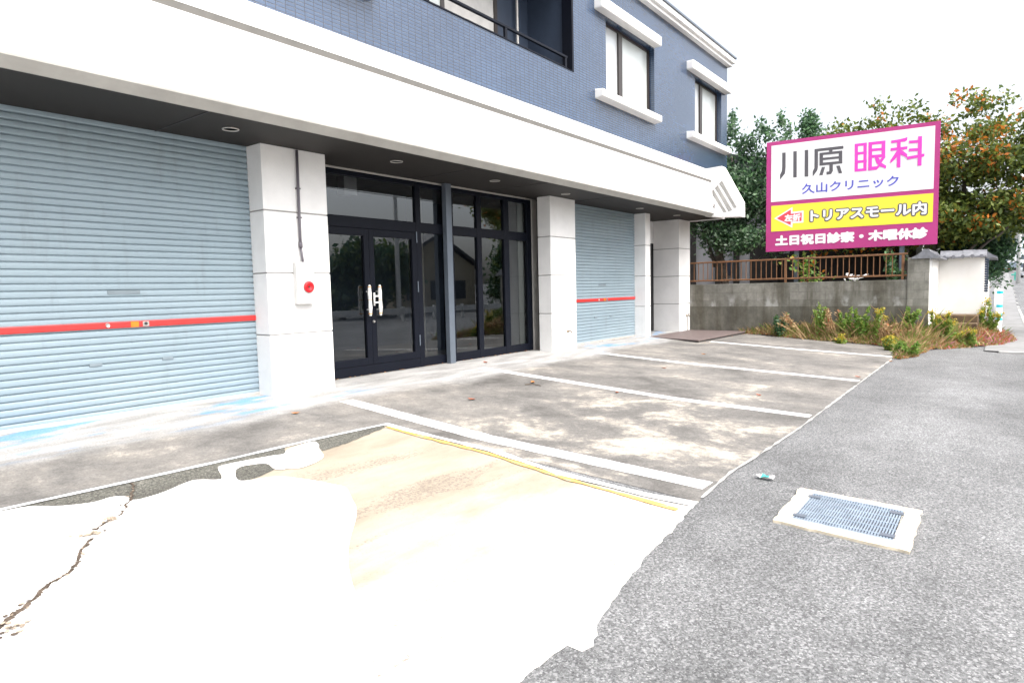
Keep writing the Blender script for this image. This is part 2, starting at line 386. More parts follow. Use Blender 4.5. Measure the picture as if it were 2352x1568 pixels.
L4 = .004
edge = [(17.46, -7.20), (13.2, -7.22), (8.59, -7.25), (7.01, -7.22), (6.20, -7.19), (5.5, -7.22), (5.21, -7.26), (4.87, -7.29), (4.49, -7.34), (4.04, -7.37), (3.50, -7.45), (3.02, -7.54), (2.78, -7.64), (2.70, -7.62), (2.70, -7.53), (2.47, -7.52), (2.32, -7.52), (.5, -7.55), (-4, -7.6)]
def jag(pts, amp, n):
    out = []
    for (a, b), (c, d) in zip(pts, pts[1:]):
        k = max(1, int(math.hypot(c-a, d-b)/n))
        for i in range(k):
            t = i/k; out.append((a+(c-a)*t+rng.uniform(-amp, amp)*(i > 0), b+(d-b)*t+rng.uniform(-amp, amp)*(i > 0)))
    return out+[pts[-1]]
# forecourt slab: everything between the building and the street edge, split at the sandy corner
right_edge = jag(edge[:7], .018, .12)
struct(sheet('forecourt_strip', [(-4, .3), (22.0, .3), (22.0, 0), (-4, 0)], 'forecourt', L4))
struct(sheet('forecourt', [(-4, 0), (22.0, 0), (22.07, -2.4), (21.7, -3.0), (20.9, -6.9), (17.46, -7.20)] + right_edge[1:] + [(5.30, -4.9), (5.37, -3.6), (5.43, -3.09), (4.37, -3.03), (3.23, -3.02), (2.41, -3.0), (1.6, -2.95), (-4, -2.9)], 'forecourt', L4))
left_edge = jag(edge[6:], .011, .05)
struct(sheet('sandy_apron', [(-4, -2.9), (1.6, -2.95), (2.41, -3.0), (3.23, -3.02), (4.37, -3.03), (5.43, -3.09), (5.37, -3.6), (5.30, -4.9), (5.05, -6.3)] + left_edge, 'sand', L4))
agg = [[(1.2, -2.98), (1.66, -2.99), (2.41, -3.00), (3.23, -3.03), (3.76, -3.03), (3.99, -3.04), (3.82, -3.32), (3.77, -3.31), (3.71, -3.24), (3.18, -3.15), (3.14, -3.21), (3.04, -3.47), (2.97, -3.60), (2.83, -3.42), (2.72, -3.42), (2.47, -3.54), (2.27, -3.56), (2.23, -3.52), (2.24, -3.39), (2.16, -3.30), (2.01, -3.35), (1.79, -3.22)],
       [(3.25, -3.32), (3.54, -3.42), (3.46, -3.68), (3.31, -3.74), (3.13, -3.78), (3.04, -3.72)],
       [(4.30, -3.05), (5.37, -3.10), (5.30, -3.20), (4.55, -3.43), (4.15, -3.48), (4.23, -3.33), (4.30, -3.24)]]
m = MB()
for p in agg:
    q = jag(p+[p[0]], .012, .05)[:-1]; m.poly([(x, y, gz(x, y)+2*L4) for x, y in q])
struct(m.build('exposed_aggregate', 'aggregate'))
wh = [(-4, -2.95), (.9, -2.95), (1.50, -3.0), (1.66, -3.03), (1.79, -3.22), (2.01, -3.35), (2.16, -3.30), (2.24, -3.39), (2.23, -3.52), (2.27, -3.56), (2.47, -3.54), (2.72, -3.42), (2.83, -3.40), (2.97, -3.60), (3.04, -3.47), (3.11, -3.27), (3.18, -3.15), (3.71, -3.24), (3.82, -3.30), (3.94, -3.15), (4.35, -3.06), (4.29, -3.25), (4.19, -3.37), (4.04, -3.69), (3.86, -3.80), (3.62, -3.85), (3.57, -3.75), (3.48, -3.75), (3.46, -3.66), (3.54, -3.42), (3.25, -3.32), (3.04, -3.72), (3.11, -3.81), (3.24, -3.84), (3.37, -3.92), (3.44, -4.10), (3.50, -4.31), (3.54, -4.55), (3.56, -4.65), (3.40, -4.92), (3.29, -5.12), (3.14, -5.30), (2.80, -5.63), (2.5, -6.0), (2.0, -6.9), (1.2, -7.45), (-4, -7.5)]
def smooth_poly(p, it=2):
    for _ in range(it):
        q = []
        for a, b in zip(p, p[1:]+p[:1]):
            q += [(.78*a[0]+.22*b[0], .78*a[1]+.22*b[1]), (.22*a[0]+.78*b[0], .22*a[1]+.78*b[1])]
        p = q
    return p
struct(sheet('white_screed', smooth_poly(wh), 'screed', 3*L4))
# crack: chips of dark dirt and rubble along a ragged line
cr = [(2.41, -3.02), (2.40, -3.15), (2.24, -3.48), (2.10, -3.70), (2.00, -3.83), (1.91, -3.89), (1.79, -4.00), (1.67, -4.19), (1.59, -4.29), (1.50, -4.51), (1.43, -4.60), (1.35, -4.66), (1.28, -4.69), (1.18, -4.82), (1.11, -4.90), (1.02, -4.98), (.93, -5.06), (.8, -5.2)]
crp = jag(cr, .014, .03); m = MB()
for k, ((x, y), (x2, y2)) in enumerate(zip(crp, crp[1:])):
    t = k/len(crp)
    if .27 < t < .5 and rng.random() < .45: continue
    wd = (.007+.009*t)*rng.uniform(.5, 1.7); w2 = (.007+.009*t)*rng.uniform(.5, 1.7); nx_, ny_ = -(y2-y), x2-x; L = math.hypot(nx_, ny_) or 1; nx_ /= L; ny_ /= L
    zz = 4*L4+(k % 3)*.0006; m.cur = 0
    m.poly([(x+nx_*wd, y+ny_*wd, gz(x, y)+zz), (x-nx_*wd, y-ny_*wd, gz(x, y)+zz), (x2-nx_*w2, y2-ny_*w2, gz(x2, y2)+zz), (x2+nx_*w2, y2+ny_*w2, gz(x2, y2)+zz)])
    for _ in range(2):
        if rng.random() < .55:
            r = rng.uniform(.004, .012)*(1+.5*t); ox, oy = rng.gauss(0, .022), rng.gauss(0, .022); m.cur = rng.random() < .5
            m.poly([(x+ox+r*rng.uniform(.6, 1.3)*math.cos(1.05*i), y+oy+r*rng.uniform(.6, 1.3)*math.sin(1.05*i), gz(x, y)+5*L4+rng.random()*.003) for i in range(6)])
for cx, cy, r in ((1.72, -4.05, .09), (.97, -5.12, .10), (1.93, -3.86, .06)):
    for _ in range(26):
        x, y = cx+rng.gauss(0, r*.55), cy+rng.gauss(0, r*.35); q = rng.uniform(.008, .02); m.cur = 1 if rng.random() < .7 else 0
        m.poly([(x+q*math.cos(i*1.05)*rng.uniform(.6, 1.3), y+q*math.sin(i*1.05), gz(x, y)+5*L4+rng.random()*.003) for i in range(6)])
struct(m.build('pavement_crack', ['crack', 'crackl']))
# painted lines
def line(name, pts, w, mat, lift=2*L4, rag=0):
    m = MB(); p = [Vector((x, y)) for x, y in pts]
    if rag: p = [Vector(q) for q in jag(pts, 0, .15)]
    A = []; B = []
    for k in range(len(p)):
        d = (p[min(k+1, len(p)-1)]-p[max(0, k-1)]).normalized(); n = Vector((-d.y, d.x)); ww = w*(1+rng.uniform(-rag, rag))
        A.append(p[k]+n*ww/2); B.append(p[k]-n*ww/2)
    q = A+B[::-1]; m.poly([(v.x, v.y, gz(v.x, v.y)+lift) for v in q]); return struct(m.build(name, mat))
line('parking_line', [(6.08, -1.45), (5.71, -4.49), (5.66, -7.17)], .25, 'linepaint', rag=.05)
line('parking_line', [(10.00, -.80), (9.45, -5.2), (9.46, -7.2)], .215, 'linepaint', rag=.06)
line('parking_line', [(13.87, -1.30), (13.50, -3.67), (13.33, -7.18)], .215, 'linepaint', rag=.06)
line('parking_line', [(18.48, -2.45), (18.10, -4.99), (17.99, -7.18)], .215, 'linepaint', rag=.06)
line('boundary_line', [(-4, -2.93), (1.5, -2.96), (2.41, -3.0), (3.23, -3.03), (4.37, -3.03), (5.46, -3.09)], .06, 'linethin', 4*L4, .2)
line('boundary_line', [(5.41, -3.1), (5.36, -3.65), (5.31, -4.90), (5.10, -5.9), (5.06, -6.83), (5.10, -7.24)], .085, 'linethin', 4*L4, .35)
line('yellow_line', [(5.33, -3.2), (5.27, -3.76), (5.21, -4.90), (5.0, -6.1), (4.95, -6.7), (4.90, -7.2)], .06, 'lineyel', 3*L4, .5)
line('slab_edge', [(17.46, -7.21), (13.2, -7.23), (8.59, -7.26), (7.01, -7.23), (6.2, -7.2), (5.3, -7.25)], .028, 'kerb', 3*L4, .85)
# pavement going off to the right and its kerb
m = MB()
px = [21.0, 23, 26, 30, 36, 45, 52, 58, 64, 70, 80, 95, 115, 140, 190, 260]
def bend(x): return 0
for a, b in zip(px, px[1:]):
    y1, y0 = -8.9, -9.95
    m.poly([(a, y0+bend(a), gz(a, -9.9)+.03), (b, y0+bend(b), gz(b, -9.9)+.03), (b, y1+bend(b), gz(b, -8.9)+.03), (a, y1+bend(a), gz(a, -8.9)+.03)])
struct(m.build('pavement', 'pave'))
m = MB()
m.box(20.86, 21.0, -9.98, -9.2, -.5, -.33)
for a, b in zip(px, px[1:]):
    m.prism([(-10.07+bend(a), gz(a, -9.9)-.1), (-9.95+bend(a), gz(a, -9.9)-.1), (-9.95+bend(a), gz(a, -9.9)+.045), (-10.07+bend(a), gz(a, -9.9)+.045)], 'x', a, b-.02)
struct(m.build('kerb', 'kerb', bevel=.01))

# ------------------------------------------------------------------ building
X1, X2, X3, X4, X5, X6, X7, X8 = 5.537, 6.694, 13.253, 14.41, 18.518, 18.861, 21.122, 22.068
HS = 3.82; YP = -.386; YG = .277; YF = -1.59; YW = -1.40; XC = 22.9; G3, G2, G1 = .94, 1.89, 2.838
bd = thing('commercial_building', 'two-storey corner building with blue tiled upper floor over white arcade, shutters and dark glass shopfront', 'building', (12, 0, 0))
def pillar(x0, x1, y0, y1, z0):
    m = MB(); zs = [z0, G3, G2, G1, HS]
    for a, b in zip(zs, zs[1:]):
        m.box(x0, x1, y0, y1, a+(.011 if a > z0 else 0), b-(.011 if b < HS else 0))
    o = m.build('pillar', 'plaster', bd, bevel=.008)
    j = MB(); j.box(x0+.012, x1-.012, y0+.012, y1-.012, z0, HS-.004); j.build('joint_core', 'joint', o, off=Vector(bd['_o']))  # grey core shows as lines in the pillar grooves
    return o
p1 = pillar(X1, X2, YP, 0, -.05)
pillar(X3, X4, YP, 0, -.05); pillar(X5, X6, YP, .3, -.05); pillar(X7, X8, YP, .57, -.05)
m = MB(); m.lathe([(.20, 0), (.20, .13), (.185, .15), (.10, .16)], (6.10, -.47, -.06), n=32); m.build('plinth', 'plaster', bd)
# pillars left of the frame
pillar(-1.6, -.4, YP, 0, -.05)
# fascia: chamfered lower lip, deep groove, leaning upper band; the last bay flares out slightly
prof = [(-1.47, 3.82), (-1.49, 3.82), (YF, 3.925), (YF, 4.865), (-1.40, 4.865), (-1.40, 4.96), (-1.585, 4.96), (-1.53, 5.28), (YW+.02, 5.30), (YW+.02, 3.9)]
m = MB(); n = len(prof); st = [-4, 8, 15.5, 17.5, 19, 20.2, 20.95]
def flare(x): return max(0, (x-16.5)/4.5)**2*.16
for k, x in enumerate(st):
    for y, z in prof:
        q = flare(x) if y <= -1.46 and z < 4.5 else 0
        m.v.append((x, y-q*.6, z-q*.3))
for k in range(len(st)-1):
    for j in range(n):
        a = k*n+j; b = k*n+(j+1) % n; m.f.append((b, a, a+n, b+n)); m.mi.append(0)
m.f += [tuple(range(n)), tuple((len(st)-1)*n+j for j in range(n))]; m.mi += [0, 0]
m.build('fascia', 'fascia', bd)
m = MB()
for a, b in zip(st, st[1:]):
    qa, qb = flare(a), flare(b); i = len(m.v)
    for x, q in ((a, qa), (b, qb)):
        for y, z in ((-1.468, 3.812), (-1.494, 3.812), (-1.594, 3.915), (-1.594, 3.94), (-1.57, 3.94)): m.v.append((x, y-q*.6, z-q*.3))
    for j in range(5): m.f.append((i+(j+1) % 5, i+j, i+5+j, i+5+(j+1) % 5)); m.mi.append(0)
m.build('fascia_lip', 'lip', bd)
m = MB(); m.box(-4, 20.9, -1.583, -1.45, 4.868, 4.957); m.build('groove_shade', 'shade_and_bracket', bd)  # dark strip that paints the shade inside the fascia groove
m = MB(); m.box(20.95, 22.07, -1.5, -1.38, 3.82, 5.28); m.box(20.96, 22.07, -1.62, -1.5, 3.80, 3.86); m.box(22.0, 22.075, -1.6, -.39, 3.79, 3.87)
m.build('fascia_return', 'fascia', bd)
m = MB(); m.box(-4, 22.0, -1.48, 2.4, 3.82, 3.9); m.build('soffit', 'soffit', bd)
for x in (1.9, 4.2, 9.3, 11.6, 14.6): m = MB(); m.box(x, x+.02, -1.46, .25, 3.812, 3.822); m.build('soffit_joint', 'dark', bd)
# end wing: slant-topped slab with three recessed slanting bars on its cheek
out = [(-1.40, 5.34), (-1.93, 5.36), (-2.56, 4.17), (-2.57, 3.70), (-1.90, 3.74), (-1.40, 3.80)]
bars = [[(-1.94, 4.90), (-2.42, 4.00), (-2.32, 3.97), (-1.85, 4.80)], [(-1.80, 4.78), (-2.28, 3.93), (-2.14, 3.88), (-1.71, 4.67)], [(-1.66, 4.66), (-2.10, 3.88), (-1.99, 3.87), (-1.57, 4.55)]]
m = MB(); m.prism(out, 'x', 20.94, 21.25)
m.build('canopy_end_wing', 'fascia', bd, bevel=.015)
# raised cheek around the bars (so that the bars read as recesses)
cheek = MB()
def band(y0, z0, y1, z1): pass
ring = [[(-1.40, 5.34), (-1.93, 5.36), (-1.94, 4.90), (-1.57, 4.55), (-1.40, 4.4)], [(-1.93, 5.36), (-2.56, 4.17), (-2.42, 4.00), (-1.94, 4.90)],
        [(-2.56, 4.17), (-2.57, 3.70), (-1.90, 3.74), (-1.99, 3.87), (-2.14, 3.88), (-2.28, 3.93), (-2.32, 3.97), (-2.42, 4.00)],
        [(-1.40, 4.4), (-1.57, 4.55), (-1.99, 3.87), (-1.90, 3.74), (-1.40, 3.80)],
        [(-1.85, 4.80), (-2.32, 3.97), (-2.28, 3.93), (-1.80, 4.78)], [(-1.71, 4.67), (-2.14, 3.88), (-2.10, 3.88), (-1.66, 4.66)]]
for q in ring: cheek.prism(q, 'x', 20.86, 20.938)
cheek.build('wing_cheek', 'fascia', bd)
m = MB()
for q in bars: m.prism(q, 'x', 20.925, 20.939)
m.build('louvre_recess', 'steel' if False else 'inwall', bd)
m = MB()
for k in range(14):
    y, z = -1.42-rng.random()*.34, 4.05+rng.random()*.16; m.tube([(20.85, y, z), (20.80-.05*rng.random(), y+rng.uniform(-.08, .08), z+rng.uniform(-.06, .05))], .014, 5)
m.box(20.76, 20.86, -1.42, -1.38, 4.18, 4.30); m.build('broken_bracket', 'shade_and_bracket', bd)
# blue tiled wall in rectangles round its openings
W1 = (14.30, 17.02, 6.29, 8.06); W2 = (19.97, 22.32, 6.29, 8.06); BA = (7.6, 12.80, 6.41, 8.75)
m = MB(); T = .25
def wall(x0, x1, z0, z1): m.box(x0, x1, YW, YW+T, z0, z1)
Z0, Z1 = 5.0, 9.06
wall(-4, 1.2, Z0, Z1); wall(1.2, 6.6, Z0, 6.29); wall(1.2, 6.6, 8.06, Z1); wall(6.6, BA[0], Z0, Z1)
wall(BA[0], BA[1], Z0, BA[2]); wall(BA[0], BA[1], BA[3], Z1); wall(BA[1], W1[0], Z0, Z1)
wall(W1[0], W1[1], Z0, W1[2]); wall(W1[0], W1[1], W1[3], Z1); wall(W1[1], W2[0], Z0, Z1)
wall(W2[0], W2[1], Z0, W2[2]); wall(W2[0], W2[1], W2[3], Z1); wall(W2[1], XC, Z0, Z1)
m.box(XC-T, XC, YW+T, 9, Z0, Z1)
m.build('tiled_wall', 'tile', bd)
m = MB(); m.box(-4, 22.6, 2.42, 9, -.1, 9.0); m.box(22.07, 22.9, -1.1, 9, 3.86, 5.0); m.build('building_core', 'navy', bd)
m = MB(); m.box(-4, XC+.1, YW-.15, YW+.05, 9.06, 9.16); m.box(-4, XC+.16, YW-.23, YW+.05, 9.16, 9.32); m.box(XC-.1, XC+.16, YW+.05, 9, 9.06, 9.32)
m.build('cornice', 'fascia', bd, bevel=.012)
m = MB(); m.box(-4, XC+.2, YW-.27, YW+.05, 9.32, 9.37); m.build('roof_edge', 'steel', bd)
def window(x0, x1, z0, z1, lx0, lx1, mull, dark_head=.0):
    f = MB(); y = YW+.15
    f.box(x0, x1, y, y+.06, z1-.07, z1); f.box(x0, x1, y, y+.06, z0, z0+.05); f.box(x0, x0+.06, y, y+.06, z0+.05, z1-.07); f.box(x1-.10, x1, y, y+.06, z0+.05, z1-.07)
    f.box(mull-.10, mull+.10, y-.03, y+.06, z0+.05, z1-.07)
    w_ = f.build('window', 'brownframe', bd)
    p = MB(); p.box(x0+.06, mull-.10, y+.02, y+.035, z0+.05, z1-.07); p.build('pane', 'pane', w_, off=Vector(bd['_o']))
    p = MB(); p.box(mull+.10, x1-.10, y+.03, y+.045, z0+.05, z1-.07); p.build('pane', 'frost', w_, off=Vector(bd['_o']))
    p = MB(); p.box(lx0, lx1, YW-.22, YW+.02, z1+.03, z1+.29); p.build('lintel', 'fascia', w_, bevel=.03, off=Vector(bd['_o']))
    p = MB(); p.prism([(YW-.22, z0-.22), (YW+.02, z0-.25), (YW+.14, z0-.01), (YW-.20, z0-.05), (YW-.22, z0-.06)], 'x', lx0, lx1); p.build('sill', 'fascia', w_, bevel=.02, off=Vector(bd['_o']))
    return w_
window(*W1, 13.75, 17.05, 15.28); window(*W2, 19.30, 22.75, 20.80); window(1.2, 6.6, 6.29, 8.06, .9, 6.95, 4.0)
# recessed balcony
m = MB(); x0, x1, z0, z1 = BA; yb = -.15
m.box(x0, x1, YW+T, yb, z0-.5, z0-.30); m.box(x0-.1, x1+.1, yb, yb+.1, z0-.3, z1+.3); m.box(x1+.001, x1+.1, YW+T, yb, z0-.3, z1+.3); m.box(x0-.1, x0-.001, YW+T, yb, z0-.3, z1+.3); m.box(x0, x1, YW+T, yb, z1+.1, z1+.3)
m.build('balcony_recess', 'navy', bd)
m = MB(); m.box(x1-.07, x1-.002, YW-.01, YW+T, z0, z1); m.build('balcony_edge_trim', 'frame', bd)
rl = MB(); y = YW+.06
rl.box(x0, x1-.2, y-.03, y+.03, 6.665, 6.715); rl.box(x0, x1-.2, y-.02, y+.02, 6.445, 6.475); rl.box(x0, x1, YW-.015, YW+.1, 6.41, 6.425)
for q in (8.2, 10.37, 12.54): rl.box(q-.035, q+.035, y-.028, y+.028, 6.42, 6.665)
rl.build('balcony_railing', 'frame', bd, bevel=.006)
m = MB(); m.tube([(12.25, -.25, 6.1), (12.25, -.25, 8.8)], .03, 10); m.build('drainpipe', 'alu', bd)
fr = MB(); fr.box(8.6, 11.55, yb-.08, yb, 6.2, 6.3); fr.box(8.6, 11.55, yb-.08, yb, 8.3, 8.4)
for q in (8.6, 9.75, 11.45): fr.box(q, q+.1, yb-.08, yb, 6.3, 8.3)
bw = fr.build('balcony_window', 'brownframe', bd)
p = MB(); p.box(8.7, 9.75, yb-.05, yb-.03, 6.3, 8.3); p.build('pane', 'frost', bw, off=Vector(bd['_o']))
p = MB(); p.box(9.85, 11.45, yb-.045, yb-.03, 6.3, 8.3); p.build('pane', 'inwall', bw, off=Vector(bd['_o']))
# downlights
for x, y in ((4.83, -.83), (7.87, -.81), (10.63, -.78), (13.29, -.82), (17.29, -.80), (19.91, -.82)):
    d = MB(); d.lathe([(.082, -.001), (.092, -.012), (.108, -.012), (.112, -.001)], (x, y, HS), n=28); o = d.build('downlight', 'alu', bd, smooth=True)
    d = MB(); d.lathe([(.0, -.004), (.084, -.004)], (x, y, HS), n=24); d.build('reflector', 'lamp', o, off=Vector(bd['_o']))
# roller shutters
def shutter(x0, x1):
    m = MB(); pit = .0868; n = int(HS/pit)+1; prof = []
    for k in range(n):
        z = .02+k*pit
        prof += [(.014, z), (-.006, z+.005), (-.011, z+.022), (-.012, z+.045), (-.010, z+.066), (-.004, z+pit-.013), (.014, z+pit-.008)]
    i = 0
    for (a, b) in prof: m.v += [(x0, a, b), (x1, a, b)]
    for k in range(len(prof)-1): m.f.append((2*k, 2*k+1, 2*k+3, 2*k+2)); m.mi.append(0)
    s_ = m.build('roller_shutter', 'shutter', bd); bo = Vector(bd['_o'])
    m = MB(); m.box(x0, x1, -.03, .01, 1.165, 1.25); m.build('lock_bar', 'redbar', s_, bevel=.012, off=bo)
    m = MB(); m.box(x0, x1, -.02, .015, -.04, .05); m.build('bottom_rail', 'alu', s_, bevel=.006, off=bo)
    return s_
bo = Vector(bd['_o'])
s1 = shutter(-.4, X1); s2 = shutter(X4, X5)
def shbits(s_, cx, k=1):
    m = MB(); m.box(cx, cx+.10, -.036, -.028, 1.17, 1.245); m.build('sticker', 'orange', s_, off=bo)
    m = MB(); m.lathe([(.0, -.03), (.026, -.042), (.03, -.028)], (cx-.28, 0, 1.21), 'y', 16); m.build('lock_knob', 'metal', s_, off=bo)
    m = MB(); m.box(cx+.15, cx+.23, -.038, -.028, 1.175, 1.24); m.build('key_plate', 'metal', s_, off=bo)
    m = MB(); m.lathe([(.0, -.04), (.022, -.04), (.022, -.03)], (cx+.19, 0, 1.21), 'y', 14); m.build('keyhole', 'dark', s_, off=bo)
    for q in (cx-.52, cx+.38):
        m = MB(); m.box(q, q+.15, -.022, -.008, .69, .73); m.build('finger_slot', 'slot', s_, bevel=.004, off=bo)
    m = MB(); m.box(cx-.25, cx+.15, -.018, -.011, 1.61, 1.66); m.build('faded_label', 'slot', s_, off=bo)
shbits(s1, 3.72); shbits(s2, 16.50)
# shopfront
m = MB(); yg0, yg1 = YG, YG+.09
FX = [(6.4, 7.02), (9.35, 9.49), (10.19, 10.47), (11.26, 11.42), (12.25, 12.45), (13.19, 13.37)]
for k, (a, b) in enumerate(FX): m.box(a, b, yg0, yg1, 0, 3.78)
def hbar(z0, z1, d=0):
    for (a, b), (c, e) in zip(FX, FX[1:]): m.box(b, c, yg0+.004-d, yg1-.004, z0, z1)
hbar(.0, .19); hbar(2.76, 2.965); hbar(3.69, 3.78)
sf = m.build('shopfront_frame', 'frame', bd, bevel=.006)
m = MB(); m.box(6.4, 13.58, yg0-.02, yg1, 3.785, 3.818); m.box(13.37, 13.585, yg0-.03, yg1, -.03, 3.785); m.build('light_trim', 'alu', bd, bevel=.006)
m = MB(); m.box(13.585, 14.6, yg0+.02, yg1, -.03, 3.818); m.build('dark_return', 'dark', bd)
m = MB(); m.box(10.10, 10.27, YG-.15, YG-.03, -.04, HS-.002); m.build('steel_post', 'steel', bd, bevel=.008)
for (a, b), (c, e) in zip(FX, FX[1:]):
    z = [(2.965, 3.69)] + ([(.19, 2.76)] if a > 7 else [])
    for q in z:
        g_ = MB(); g_.poly([(b, yg0+.045, q[0]), (c, yg0+.045, q[0]), (c, yg0+.045, q[1]), (b, yg0+.045, q[1])]); g_.build('pane', 'glass', sf, off=bo)
def leaf(x0, x1, st0, st1):
    d = MB(); a, b = yg0-.004, yg1-.01
    d.box(x0, x0+st0, a, b, .195, 2.755); d.box(x1-st1, x1, a, b, .195, 2.755); d.box(x0+st0, x1-st1, a, b, .195, .33); d.box(x0+st0, x1-st1, a, b, 2.62, 2.755)
    o = d.build('door', 'frame', bd, bevel=.006)
    g_ = MB(); g_.poly([(x0+st0, yg0+.04, .33), (x1-st1, yg0+.04, .33), (x1-st1, yg0+.04, 2.62), (x0+st0, yg0+.04, 2.62)]); g_.build('pane', 'glass', o, off=bo); return o
d1 = leaf(7.025, 8.095, .10, .12); d2 = leaf(8.10, 9.345, .12, .13)
def handle(par, x, y):
    for z, r in ((1.14, 0),): pass
    m = MB(); m.tube([(x, y, 1.12), (x, y, 1.15), (x+.004, y, 1.28), (x, y, 1.42), (x-.004, y, 1.56), (x, y, 1.68), (x, y, 1.705)], [.022, .026, .040, .032, .040, .026, .016], 10)
    for z in (1.24, 1.58): m.tube([(x, y, z), (x, YG+.02, z)], .012, 6)
    h = m.build('handle', 'wrap', par, smooth=True, off=bo)
    for z in (1.165, 1.42, 1.665): m = MB(); m.lathe([(.030, -.008), (.035, 0), (.030, .008)], (x, y, z), n=12); m.build('tape', 'tape', h, off=bo)
handle(d1, 7.99, YG-.10); handle(d2, 8.24, YG-.10); handle(d1, 8.04-.03, YG+.17)
m = MB(); m.tube([(8.11, YG-.08, 1.31), (8.115, YG-.08, 1.56)], .018, 8); m.tube([(8.11, YG-.08, 1.37), (8.24, YG-.10, 1.37)], .016, 8); m.tube([(8.11, YG-.08, 1.49), (8.24, YG-.10, 1.49)], .016, 8)
m.build('handle_bracket', 'wrap', d2, smooth=True, off=bo)
m = MB(); m.lathe([(.0, -.03), (.022, -.03), (.026, 0)], (8.14, YG, 1.01), 'y', 14); m.build('lock', 'metal', d2, off=bo)
for z in (.45, 1.55, 2.55): m = MB(); m.tube([(9.34, YG-.014, z), (9.34, YG-.014, z+.22)], .013, 8); m.build('hinge', 'steel', d2, off=bo)
# interior
m = MB(); m.box(6.3, 14.6, 7.5, 7.6, 0, 3.82); m.box(6.2, 6.3, .4, 7.5, 0, 3.8); m.box(13.9, 14.0, .4, 7.5, 0, 3.8); m.build('interior_wall', 'inwall', bd)
m = MB(); m.box(6.3, 13.9, .37, 7.5, -.05, .02); m.build('interior_floor', 'infloor', bd)
m = MB(); m.box(6.3, 13.9, .37, 7.5, 3.805, 3.818); m.build('interior_ceiling', 'inwall', bd)
m = MB(); m.box(12.98, 13.85, .42, .75, .02, 3.8); m.build('interior_panel', 'inpanel', bd)
m = MB(); m.box(13.30, 13.40, .405, .42, 1.75, 1.95); m.build('switch_plate', 'inwall', bd)
m = MB(); m.box(10.7, 10.95, 1.7, 1.95, .02, 3.8); m.build('interior_column', 'inwall', bd)
m = MB(); m.box(8.0, 8.3, .8, 1.0, 3.45, 3.8); m.build('interior_box', 'whitepl', bd)
# doorway on the right and its step
m = MB(); m.box(18.87, 22.0, .60, .70, -.02, 3.05); m.build('entrance_door', 'dark', bd)
m = MB(); m.box(18.87, 22.0, .575, .70, 3.06, 3.815); m.build('entrance_lintel', 'plaster', bd)
m = MB(); m.prism([(18.66, -.40), (17.92, -2.32), (22.05, -2.40), (22.05, .6), (18.87, .6), (18.87, -.40)], 'z', -.05, -.012)
es = m.build('entrance_step', 'step', bd, bevel=.01)
m = MB(); m.prism([(18.68, -.42), (17.95, -2.30), (22.04, -2.38), (22.04, .6), (18.88, .6), (18.88, -.42)], 'z', -.3, -.052); m.build('riser', 'darkedge', es, off=bo)

# things on the building
t = thing('fire_alarm_box', 'white wall box with a red button, fixed to the left pillar below a grey conduit', 'alarm box', (6.16, YP, 1.4))
m = MB(); m.prism([(5.99, YP-.001), (6.33, YP-.001), (6.33, YP-.09), (6.28, YP-.125), (6.17, YP-.14), (6.05, YP-.125), (5.99, YP-.09)], 'z', 1.40, 2.06); m.build('housing', 'housing', t, bevel=.01)
m = MB(); m.lathe([(.088, -.135), (.088, -.155), (.06, -.165), (.02, -.15), (.0, -.15)], (6.17, YP, 1.67), 'y', 32); m.build('button', 'red', t)
m = MB(); m.lathe([(.0, -.152), (.016, -.158), (.016, -.150)], (6.17, YP, 1.67), 'y', 14); m.build('button_centre', 'dark', t)
m = MB(); m.tube([(6.14, YP-.035, 3.80), (6.13, YP-.035, 2.6), (6.13, YP-.035, 2.36)], .022, 10); m.tube([(6.13, YP-.035, 2.38), (6.13, YP-.035, 2.29)], .032, 10); m.tube([(6.13, YP-.035, 2.30), (6.15, YP-.05, 2.05)], .02, 10)
for z in (3.2, 2.75): m.box(6.10, 6.17, YP-.05, YP-.002, z, z+.02)
m.build('conduit', 'conduit', t, smooth=True)
def tap(x, z, label, pipe=False):
    t = thing('water_tap', label, 'tap', (x, YP, z))
    m = MB(); m.lathe([(.04, 0), (.04, -.012), (.016, -.02), (.016, -.08)], (x, YP, z), 'y', 14); m.tube([(x, YP-.075, z), (x, YP-.11, z), (x, YP-.125, z-.05)], .015, 8); m.build('spout', 'brass', t, smooth=True)
    m = MB(); m.tube([(x, YP-.07, z), (x, YP-.07, z+.05)], .01, 6); m.box(x-.045, x+.045, YP-.08, YP-.06, z+.05, z+.065); m.build('valve_handle', 'brass', t)
    if pipe: m = MB(); m.tube([(x, YP-.03, z), (x, YP-.03, -.01)], .016, 8); m.build('pipe', 'alu', t)
tap(13.97, .46, 'small brass tap low on the pillar left of the narrow shutter')
tap(21.76, .51, 'tap on an upright pipe at the far right pillar', True)

